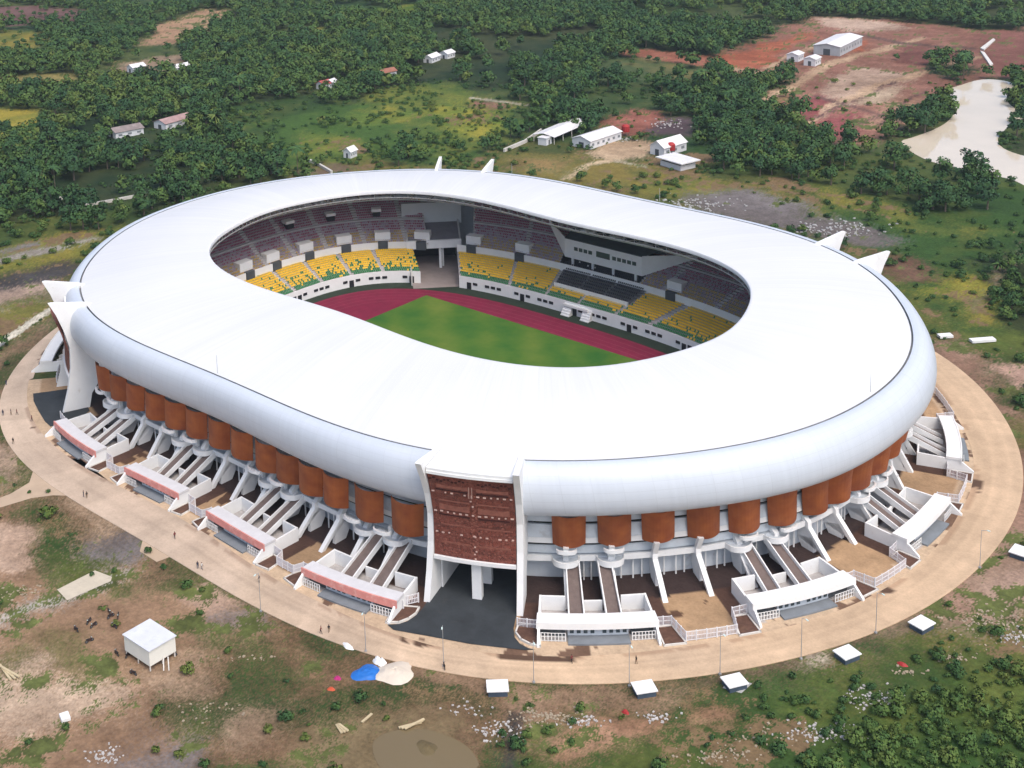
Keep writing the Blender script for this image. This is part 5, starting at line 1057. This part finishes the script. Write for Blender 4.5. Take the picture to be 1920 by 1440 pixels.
for x,y,l,w in ((1842,641,9,'long white roof panel lying in the grass, right'),(1772,633,5,'small white roof at the road bend, left'),(122,1347,0,'white rectangular slab on bare earth, lower left')):
    q=G(x,y); mb=MB(); mb.box((q[0],q[1],.6 if l else .3),((l or 2.6)/2*.8,1.1 if l else .8,.35 if l else .3),YAW+(.1 if l else -1.1)); obj('white_slab' if not l else 'low_hut',mb,WHITE,None,label=w,cat='slab' if not l else 'hut')
# heaps and litter -------------------------------------------------------------
def mound(px,w,d,h,m,label,cat,name,seed,rz=0,sharp=.35):
    q=G(*px); n,k=22,9; V=[]; rg=np.random.default_rng(seed); ph=rg.random(6)*6
    for i in range(n):
        a=2*math.pi*i/n; rr=1+.14*math.sin(2*a+ph[0])+.10*math.sin(3*a+ph[1])+.06*math.sin(5*a+ph[2])
        for j in range(k):
            t=j/(k-1); r=rr*t; x=math.cos(a)*r*w/2; y=math.sin(a)*r*d/2; z=h*(1-t**1.6)*(1+sharp*.5*math.sin(4*a*t+ph[3])*t)*(1+.15*rg.standard_normal()*(t>0)*(t<1))
            c,s=math.cos(rz),math.sin(rz); V.append((q[0]+x*c-y*s,q[1]+x*s+y*c,max(z,0)-.03))
    o=gridmesh(name,np.array(V),n,k,True,m,None,flip=True); return setattrs(o,label,cat)
BLUE=mat('blue_tarp',(.02,.15,.50),.45,.2,.6); 
mound((688,1262),6.0,4.6,.8,BLUE,'crumpled bright blue tarpaulin at the road edge','tarpaulin','tarpaulin',4,.6,1)
mound((740,1262),8.5,6.0,1.1,mat('pale_sand',(.62,.55,.46),.95,.1,.5,bump=.3),'heap of pale sand beside the blue tarpaulin','sand heap','sand_heap',5,.9)
mound((708,1240),2.2,1.8,1.0,WHITE,'left white bag behind the blue tarpaulin','bag','bag',6); mound((716,1243),2.0,1.8,1.0,WHITE,'right white bag behind the blue tarpaulin','bag','bag',7)
mound((652,1212),3.0,1.4,.6,WHITE,'white sack lying on the road edge','bag','bag',8)
mound((633,1272),1.6,1.1,.5,mat('magenta_cloth',(.4,.03,.16),.8,.2,1),'small magenta heap in the grass','heap','cloth_heap',9); mound((621,1292),1.6,1.1,.4,mat('orange_cloth',(.5,.09,.04),.8,.2,1),'small orange-red heap in the grass','heap','cloth_heap',10)
mound((1173,1336),1.3,1.0,.6,RED,'red heap beside bare earth, below the second box','heap','cloth_heap',11); mound((1692,1246),1.9,1.2,.5,RED,'dark red heap in rubble on the right verge','heap','cloth_heap',12)
DIRTH=mat('dirt_mound',(.33,.195,.12),.95,.35,.5,bump=.9,bscale=1.0,dirt=(.22,.13,.075),dscale=.25,dthr=.45)
mound((800,1402),5,3,.5,mat('pond_mud',(.13,.10,.05),.95,.3,.5),'muddy islet in the brown pond','islet','islet',15)
PLANK=mat('timber',(.52,.43,.27),.8,.2,1)
for i,(x,y,l,a,t) in enumerate(((769,1361,4.2,.3,'pile of boards on the pond bank'),(688,1348,2.8,.9,'single pale board on the pond bank'),(636,1368,2.5,2.0,'short pale board left of the pond'),(10,1262,6,2.2,'long pale beam at the left photo edge'))):
    q=G(x,y); mb=MB()
    for k in range(3 if i!=1 else 1): mb.box((q[0]+.3*k,q[1]+.25*k,.2+.12*k),(l/2,.22,.1),YAW+a+.15*k)
    obj('timber',mb,PLANK,None,label=t,cat='timber')
RUB=mat('rubble_pale',(.46,.44,.42),.9,.35,.8); RUB2=mat('rubble_tan',(.34,.28,.20),.9,.35,.8)
def rubble(px,n,rx,ry,seed,m,sz=.45):
    q=G(*px); rg=random.Random(seed); mb=MB(); ux=np.array([_r[0],_r[1]])/math.hypot(_r[0],_r[1]); uy=np.array([-ux[1],ux[0]])
    for i in range(n):
        a,b=rg.gauss(0,.5)*rx,rg.gauss(0,.5)*ry; p=q[:2]+ux*a+uy*b; s=sz*rg.uniform(.3,1.0); mb.box((p[0],p[1],s*.3),(s,s*rg.uniform(.4,.9),s*.35),rg.uniform(0,3))
    obj('rubble',mb,m,None,kind='stuff')
for i,a in enumerate((((1632,1310),90,5,3.2,RUB),((1540,1374),120,7,2.6,RUB),((1345,1418),70,6,1.6,RUB2),((930,1370),80,4.5,2.5,RUB),((1015,1345),110,6,2.5,RUB2),((1090,1352),50,4,1.3,RUB),((1232,1345),45,3,1.6,RUB),((1860,1170),160,8,6,RUB2),((1790,1232),40,4,1.6,RUB2),((1900,1195),50,4,3,RUB),((197,1418),60,3,2.5,RUB),((1700,1262),30,3,1.2,RUB2),((470,1235),20,5,2,RUB2),((40,1110),50,5,3,RUB2),((1440,690+700),40,9,3,RUB2),((870,1330),25,5,2,RUB),((1745,1170),0,1,1,RUB),((1290,385),150,20,10,MATS['concrete']),((1560,430),140,16,9,MATS['concrete']),((400,1330),30,7,3,RUB2),((1180,262),26,5,4,RUB),((1250,232),60,9,9,RUB))):
    rubble(a[0],a[1],a[2],a[3],i,a[4],.26 if a[0][1]>700 else .5)
# ================================================================= VEGETATION
def leafmat(name,cols):
    m,t,b=nt(name); Lk=t.links.new; at=N(t,'ShaderNodeAttribute',attribute_name='tint'); oi=N(t,'ShaderNodeObjectInfo')
    ad=N(t,'ShaderNodeMath',operation='MULTIPLY_ADD'); Lk(oi.outputs['Random'],ad.inputs[0]); ad.inputs[1].default_value=.24; 
    Lk(at.outputs['Fac'],ad.inputs[2]); r=N(t,'ShaderNodeValToRGB'); e=r.color_ramp.elements
    while len(e)>1: e.remove(e[-1])
    e[0].position=0; e[0].color=(*cols[0],1)
    for i,c in enumerate(cols[1:]): k=e.new((i+1)/(len(cols)-1)); k.color=(*c,1)
    Lk(ad.outputs[0],r.inputs['Fac']); Lk(r.outputs[0],b.inputs['Base Color']); b.inputs['Roughness'].default_value=.75; b.inputs['Specular IOR Level'].default_value=.15
    return m
LEAF=leafmat('foliage',[(.018,.046,.024),(.030,.076,.033),(.048,.106,.034),(.082,.140,.034),(.13,.165,.04)])
BARK=mat('bark',(.14,.11,.085),.9,.25,2)
def crown(seed,h,w,nb,nl,leaf,base=.35,flat=1.0):
    """leaf clumps: many small quads on several lobes; returns verts, tint (per vertex)"""
    rg=np.random.default_rng(seed); V=[]; T=[]
    for b in range(nb):
        a=rg.random()*6.283; r=w/2*math.sqrt(rg.random())*.72; zc=h*(base+(1-base)*(.25+.62*rg.random()*(1-.5*(r/(w/2))**2))); c=np.array([r*math.cos(a),r*math.sin(a),zc]); R=w*rg.uniform(.17,.30); tb=rg.uniform(.14,.44)
        d=rg.normal(size=(nl,3)); d/=np.linalg.norm(d,axis=1)[:,None]; d[:,2]=np.where(d[:,2]<-.35,-d[:,2],d[:,2]); rad=R*(.75+.35*rg.random(nl))[:,None]; p=c+d*rad*np.array([1,1,.8*flat])
        nn=d+rg.normal(size=(nl,3))*.5; nn/=np.linalg.norm(nn,axis=1)[:,None]; u=np.cross(nn,rg.normal(size=(nl,3))); u/=np.linalg.norm(u,axis=1)[:,None]; v=np.cross(nn,u); s=leaf*rg.uniform(.55,1.25,(nl,1))
        V.append(np.stack([p-u*s-v*s*.6,p+u*s-v*s*.6,p+u*s*.7+v*s*.7,p-u*s*.7+v*s*.7],1).reshape(-1,3)); T.append(np.repeat(np.clip(tb+rg.normal(size=nl)*.035,0,1),4))
    return np.concatenate(V),np.concatenate(T)
def palm(seed,h):
    rg=np.random.default_rng(seed); V=[];T=[]; n=15
    for i in range(n):
        a=2*math.pi*i/n+rg.random()*.3; l=h*rg.uniform(.30,.38); up=rg.uniform(-.2,.9); pts=[]; dirx=np.array([math.cos(a),math.sin(a),0]); sid=np.array([-math.sin(a),math.cos(a),0])
        for k in range(6): t=k/5; pts.append(np.array([0,0,h])+dirx*l*t+np.array([0,0,up*l*.6*t-l*.9*t*t*(.5+.3*(1-up))]))
        for k in range(5):
            w0=.05+.16*l*math.sin(math.pi*min(1,(k+.3)/5.2)); w1=.05+.16*l*math.sin(math.pi*min(1,(k+1.3)/5.2))
            for s in (-1,1):
                dr=np.array([0,0,-.5]); V+= [pts[k],pts[k+1],pts[k+1]+(sid*s+dr)*w1,pts[k]+(sid*s+dr)*w0]; T+=[rg.uniform(.25,.6)]*4
    return np.array(V),np.array(T)
def leafmesh(name,V,T,NRM=None):
    nq=len(V)//4; me=bpy.data.meshes.new(name); me.vertices.add(len(V)); me.vertices.foreach_set('co',V.astype(np.float32).ravel()); me.loops.add(len(V)); me.loops.foreach_set('vertex_index',np.arange(len(V),dtype=np.int32)); me.polygons.add(nq); me.polygons.foreach_set('loop_start',np.arange(0,len(V),4,dtype=np.int32))
    at=me.attributes.new('tint','FLOAT','POINT'); at.data.foreach_set('value',T.astype(np.float32)); me.materials.append(LEAF); me.update()
    if NRM is not None: me.normals_split_custom_set_from_vertices(NRM)
    return me
def soft(V,h):
    q=V.reshape(-1,4,3); fn=np.cross(q[:,1]-q[:,0],q[:,3]-q[:,0]); fn/=np.linalg.norm(fn,axis=1)[:,None]+1e-9; d=q.mean(1)-np.array([0,0,h*.3]); d/=np.linalg.norm(d,axis=1)[:,None]+1e-9
    fn*=np.sign((fn*d).sum(1))[:,None]; n=d*.65+fn*.35; n/=np.linalg.norm(n,axis=1)[:,None]+1e-9; return np.repeat(n,4,axis=0)
def trunkmesh(name,h,r,seed,limbs=4,w=4):
    mb=MB(); rg=random.Random(seed); top=(rg.uniform(-.3,.3),rg.uniform(-.3,.3),h*.62); mb.tube((0,0,-.2),top,r,r*.45,7)
    for i in range(limbs): a=6.28*i/limbs+rg.random(); mb.tube((top[0]*.7,top[1]*.7,h*rg.uniform(.35,.55)),(math.cos(a)*w*.3,math.sin(a)*w*.3,h*rg.uniform(.65,.85)),r*.4,r*.12,5)
    me=bpy.data.meshes.new(name); me.from_pydata(mb.v,[],mb.f); me.materials.append(BARK); me.update(); return me
KIND=[]  # (crownV, tint, trunk mesh, height, name, category)
for i,(h,w,nb,nl,lf) in enumerate(((8.5,8.5,12,56,.44),(10,8,13,56,.44),(7,7,10,50,.40),(11.5,9,14,58,.47),(9,6,10,50,.40),(6,6.5,9,50,.38))):
    V,T=crown(50+i,h,w,nb,nl,lf,.12); KIND.append((V,T,h,w))
PALMS=[(palm(80+i,h),h) for i,h in enumerate((10,12))]
BUSH=[crown(120+i,h,w,nb,nl,lf,.1) for i,(h,w,nb,nl,lf) in enumerate(((1.2,2.6,7,28,.21),(1.7,3.0,8,32,.24),(.8,2.4,6,26,.18),(2.3,4.0,10,36,.27)))]
# --- scatter candidate places over the visible land
rg=np.random.default_rng(5)
def scatter(n,ylo,yhi,sp):
    cs=unp([(-330,ylo),(2250,ylo),(2250,yhi),(-330,yhi)])[:,:2]; lo,hi=cs.min(0),cs.max(0)
    xs=np.arange(lo[0],hi[0],sp); ysn=np.arange(lo[1],hi[1],sp); X,Y=np.meshgrid(xs,ysn); P=np.stack([X.ravel(),Y.ravel()],-1)+rg.uniform(-.45,.45,(X.size,2))*sp
    px,w=projv(np.column_stack([P,np.zeros(len(P))])); m=(w>0)&(px[:,0]>-330)&(px[:,0]<2250)&(px[:,1]>ylo)&(px[:,1]<yhi); return P[m],px[m]
P,px=scatter(0,-75,1560,6.2)
S_,O_=SO(P[:, :2]); s2=np.hypot(P[:,0]/175,P[:,1]/145)
col,den=ground_eval(P)
inlake=inside(P,lake)|inside(P,pond)
roadin=inside(P,curve(np.linspace(0,2*np.pi,361)[:-1],**{**CRd,'A':CRd['A']+4,'B':CRd['B']+4}))
cl=noise2(P[:,0],P[:,1],.02,3,9)
keep=(rg.random(len(P))<np.clip(den*(1+1.7*cl)*(np.where(den>.5,1.0,.85)),0,1))&~inlake&~roadin
bl=np.array([list(o.location)[:2] for o in C.objects if o.parent is None and o.get('category') in ('house','shed','warehouse','hall','building','pavilion','cabin','water tank','wall','hut')])
if len(bl): 
    toward=(CAM[:2]-bl); toward/=np.linalg.norm(toward,axis=1)[:,None]
    for k in range(len(bl)):
        for t in (0,7,14): keep&=((P-(bl[k]+toward[k]*t))**2).sum(1)>(9 if t<10 else 6)**2
for a,b in ((G(160,388),G(252,371)),(G(60,384),G(138,368)),(G(945,285),G(1015,247))):
    for t in np.linspace(0,1,24): 
        for u in (3,): q=a[:2]*(1-t)+b[:2]*t; dq=(CAM[:2]-q)/np.linalg.norm(CAM[:2]-q); keep&=((P-(q+dq*u))**2).sum(1)>25
[keep.__iand__(((P-G(x,y)[:2])**2).sum(1)>36) for x,y in ((933,1297),(1208,1299),(1377,1287),(1588,1234),(1728,1178),(1912,1042),(280,1200))]; keep&=~((px[:,1]>850)&(den<.2)&(rg.random(len(P))<.75)&(px[:,0]<1500)); P,px,den=P[keep],px[keep],den[keep]
D=np.hypot(P[:,0]-CAM[0],P[:,1]-CAM[1]); n=len(P)
kind=rg.integers(0,6,n); kind[(den<.4)]=np.where(rg.random((den<.4).sum())<.6,5,2); isp=(rg.random(n)<.025)&(den>.3)
sc=rg.uniform(.7,1.2,n)*np.where(den>.7,1.0,.62); sc*=np.where(px[:,1]>1200,np.where(px[:,0]>1400,.6,.62),1); rot=rg.random(n)*6.283
inframe=(px[:,0]>-10)&(px[:,0]<1930)&(px[:,1]>5)&(px[:,1]<1450)
# hidden behind the stadium?  sample a few points up the tree
def hidden():
    h=np.zeros(n,bool)
    far=np.hypot(P[:,0],P[:,1])
    for t in np.linspace(.05,.95,40):
        q=np.column_stack([P,np.full(n,5.)])*(1-t)+CAM*t; inn=(np.hypot(q[:,0]/121,q[:,1]/88)<1)&(q[:,2]<29); h|=inn
    return h
hid=hidden()
size=np.array([KIND[k][2] for k in kind])*sc/D*np.where(inframe&~hid,1,0)
ordr=np.argsort(-size); top=ordr[:300]; rest=ordr[300:]; rest=rest[~hid[rest]]
cm=[leafmesh('crown',V,T,soft(V,h)) for V,T,h,w in KIND]; tm=[trunkmesh('trunk',h,.24+.012*h,i,4,w) for i,(V,T,h,w) in enumerate(KIND)]
pm=[leafmesh('crown',V,T) for (V,T),h in PALMS]
def ptrunk(h):
    mb=MB(); mb.tube((0,0,-.2),(.15,.1,h*.5),.2,.16,7); mb.tube((.15,.1,h*.5),(0,0,h),.16,.13,7); me=bpy.data.meshes.new('trunk'); me.from_pydata(mb.v,[],mb.f); me.materials.append(BARK); me.update(); return me
ptm=[ptrunk(h) for V,h in PALMS]
def zone(x,y):
    if y>1180: return 'bushy tree in the thicket at the lower right corner' if x>1400 else 'bushy young tree in the grass below the ring road'
    if x>1480 and y>330: return 'small leafy tree in the scrub right of the stadium' if y>400 else 'dense tree in the belt between the stadium and the lake'
    if x>1250: return 'dense tree in the belt between the stadium and the lake' if y>190 else 'tree on the wooded ridge above the cleared red earth'
    if y>330: return 'tree along the pale wall at left behind the roof'
    if x<480: return 'tree in the wood at upper left around the old houses'
    return 'tree in the green scrub behind the middle of the stadium roof' if y>190 else 'tree in the far wood at top middle'
for i in top:
    z=zone(*px[i]); pal=bool(isp[i]); z=('palm with feathery crown, '+z.replace('bushy young tree','standing').replace('bushy tree','standing').replace('small leafy tree','standing').replace('dense tree','standing').replace('tree','standing',1)) if pal else 'green '+z
    r=thing('palm_tree' if pal else ('bush_tree' if sc[i]<.75 else 'broadleaf_tree'),z,'palm' if pal else 'tree',(P[i,0],P[i,1],0),z.replace('green ','')+'s'); r.rotation_euler=(0,0,rot[i]); r.scale=(sc[i],)*3
    k=kind[i]; 
    for nm,me in (('crown',pm[k%2] if pal else cm[k]),('trunk',ptm[k%2] if pal else tm[k])): o=bpy.data.objects.new(nm,me); C.objects.link(o); o.parent=r
def mass(name,items,seed,label=None):
    """many plants as one mass; items: (x,y,scale,rot,V,T)"""
    rg=np.random.default_rng(seed); Vs=[];Ts=[];Ns=[]
    for x,y,s,a,V,T,dt in items:
        c,q=math.cos(a),math.sin(a); Vs.append(np.stack([x+s*(V[:,0]*c-V[:,1]*q),y+s*(V[:,0]*q+V[:,1]*c),s*V[:,2]],-1)); Ts.append(np.clip(T+dt,0,1)); n_=soft(V,V[:,2].max()); Ns.append(np.stack([n_[:,0]*c-n_[:,1]*q,n_[:,0]*q+n_[:,1]*c,n_[:,2]],-1))
    o=bpy.data.objects.new(name,leafmesh(name,np.concatenate(Vs),np.concatenate(Ts),np.concatenate(Ns))); C.objects.link(o); o['kind']='stuff'; return o
tn=noise2(P[:,0],P[:,1],.008,3,51); it=[]
for i in rest:
    V,T=(PALMS[kind[i]%2][0] if isp[i] else KIND[kind[i]][:2]); 
    if D[i]>560 and not isp[i]: V=V.reshape(-1,4,3)[::2]; cent=V.mean(1,keepdims=True); V=(cent+(V-cent)*1.35).reshape(-1,3); T=T.reshape(-1,4)[::2].ravel()
    it.append((P[i,0],P[i,1],sc[i],rot[i],V,T,rg.uniform(-.08,.26)+.16*tn[i]))
mass('woodland',it,1); print('trees',n,'rest',len(it))
# low shrubs and rank grass as one undergrowth mass
Q,qx=scatter(0,150,1560,2.4); c2,d2=ground_eval(Q); g=(c2[:,1]>c2[:,0]*.95); nz=noise2(Q[:,0],Q[:,1],.05,4,41)
road2=inside(Q,curve(np.linspace(0,2*np.pi,361)[:-1],**{**CRd,'A':CRd['A']+2,'B':CRd['B']+2})); dt_=inside(Q,W([(1620,1345),(1760,1290),(1990,1240),(1990,1560),(1440,1560),(1520,1420)])); pr=np.where(g,np.where(qx[:,1]>1000,np.where(qx[:,0]>900,.34,.12),.20),.03)*np.clip(.7+1.3*nz,0,2)
pr=np.where(dt_,.95,pr); [pr.__imul__((((Q-G(x,y)[:2])**2).sum(1)>12)) for x,y in ((933,1297),(1208,1299),(1377,1287),(1588,1234),(1728,1178),(1912,1042),(1588,1243),(1377,1296))]; kq=(rg.random(len(Q))<pr)&~road2&~inside(Q,lake)&~inside(Q,pond); Q,qx,c2,dt_=Q[kq],qx[kq],c2[kq],dt_[kq]
h2=np.zeros(len(Q),bool)
for t in np.linspace(.05,.95,24):
    q=np.column_stack([Q,np.full(len(Q),1.)])*(1-t)+CAM*t; h2|=(np.hypot(q[:,0]/121,q[:,1]/88)<1)&(q[:,2]<28)
Q,qx,c2,dt_=Q[~h2],qx[~h2],c2[~h2],dt_[~h2]
it=[]
for i in range(len(Q)):
    k=rg.integers(0,4); lum=c2[i].sum(); V,T=BUSH[k]; s=rg.uniform(.45,1.0)*(1.0 if dt_[i] else .75 if qx[i,1]>1000 else 1.0); it.append((Q[i,0],Q[i,1],s,rg.random()*6.28,V,T,rg.uniform(-.05,.15)+min(.5,max(0,(lum-.16)*1.6))+(.22 if dt_[i] else 0)))
if it: mass('undergrowth',it,2)
print('shrubs',len(it))
# ================================================================= LIGHT, AIR, CAMERA
w=bpy.data.worlds.new('World'); SC.world=w; w.use_nodes=True; t=w.node_tree; bg=t.nodes['Background']
sky=t.nodes.new('ShaderNodeTexSky'); sky.sky_type='NISHITA'; sky.sun_disc=False; SUN_EL,SUN_AZ=math.radians(58),math.radians(105)
sky.sun_elevation=SUN_EL; sky.sun_rotation=SUN_AZ; sky.air_density=1.0; sky.dust_density=4.0; sky.ozone_density=1.0; sky.altitude=0
t.links.new(sky.outputs[0],bg.inputs[0]); bg.inputs[1].default_value=.15
sl=bpy.data.lights.new('sun','SUN'); sl.energy=1.05; sl.angle=math.radians(40); sl.color=(1,.95,.88); so=bpy.data.objects.new('sun',sl); C.objects.link(so)
d=Vector((math.sin(SUN_AZ)*math.cos(SUN_EL),math.cos(SUN_AZ)*math.cos(SUN_EL),math.sin(SUN_EL))); so.rotation_euler=d.to_track_quat('Z','Y').to_euler(); so.location=(0,0,300)
if HAZE:
    mb=MB(); mb.box((0,0,82),(5600,5600,84)); m=bpy.data.materials.new('haze_air'); m.use_nodes=True; tt_=m.node_tree; tt_.nodes.remove(tt_.nodes['Principled BSDF']); pv=tt_.nodes.new('ShaderNodeVolumePrincipled'); pv.inputs['Color'].default_value=(.75,.85,.95,1); pv.inputs['Density'].default_value=HAZE; pv.inputs['Anisotropy'].default_value=.2; tt_.links.new(pv.outputs[0],tt_.nodes['Material Output'].inputs['Volume'])
    obj('haze',mb,m,None,kind='stuff')
cd=bpy.data.cameras.new('camera'); co=bpy.data.objects.new('camera',cd); C.objects.link(co); co.location=tuple(CAM)
from mathutils import Matrix
co.rotation_euler=Matrix(((_r[0],_u[0],-_f[0]),(_r[1],_u[1],-_f[1]),(_r[2],_u[2],-_f[2]))).to_euler()
cd.sensor_width=36; cd.lens=FPX/1920*36; cd.shift_x=(960-U0)/1920; cd.shift_y=(V0-720)/1920; cd.clip_start=1; cd.clip_end=9000
SC.camera=co; SC.view_settings.view_transform='Standard'; SC.view_settings.look='None'; SC.view_settings.exposure=EXPO; SC.view_settings.gamma=1
SC.cycles.max_bounces=6; SC.cycles.diffuse_bounces=3; SC.cycles.glossy_bounces=2; SC.cycles.transmission_bounces=2; SC.cycles.volume_bounces=0
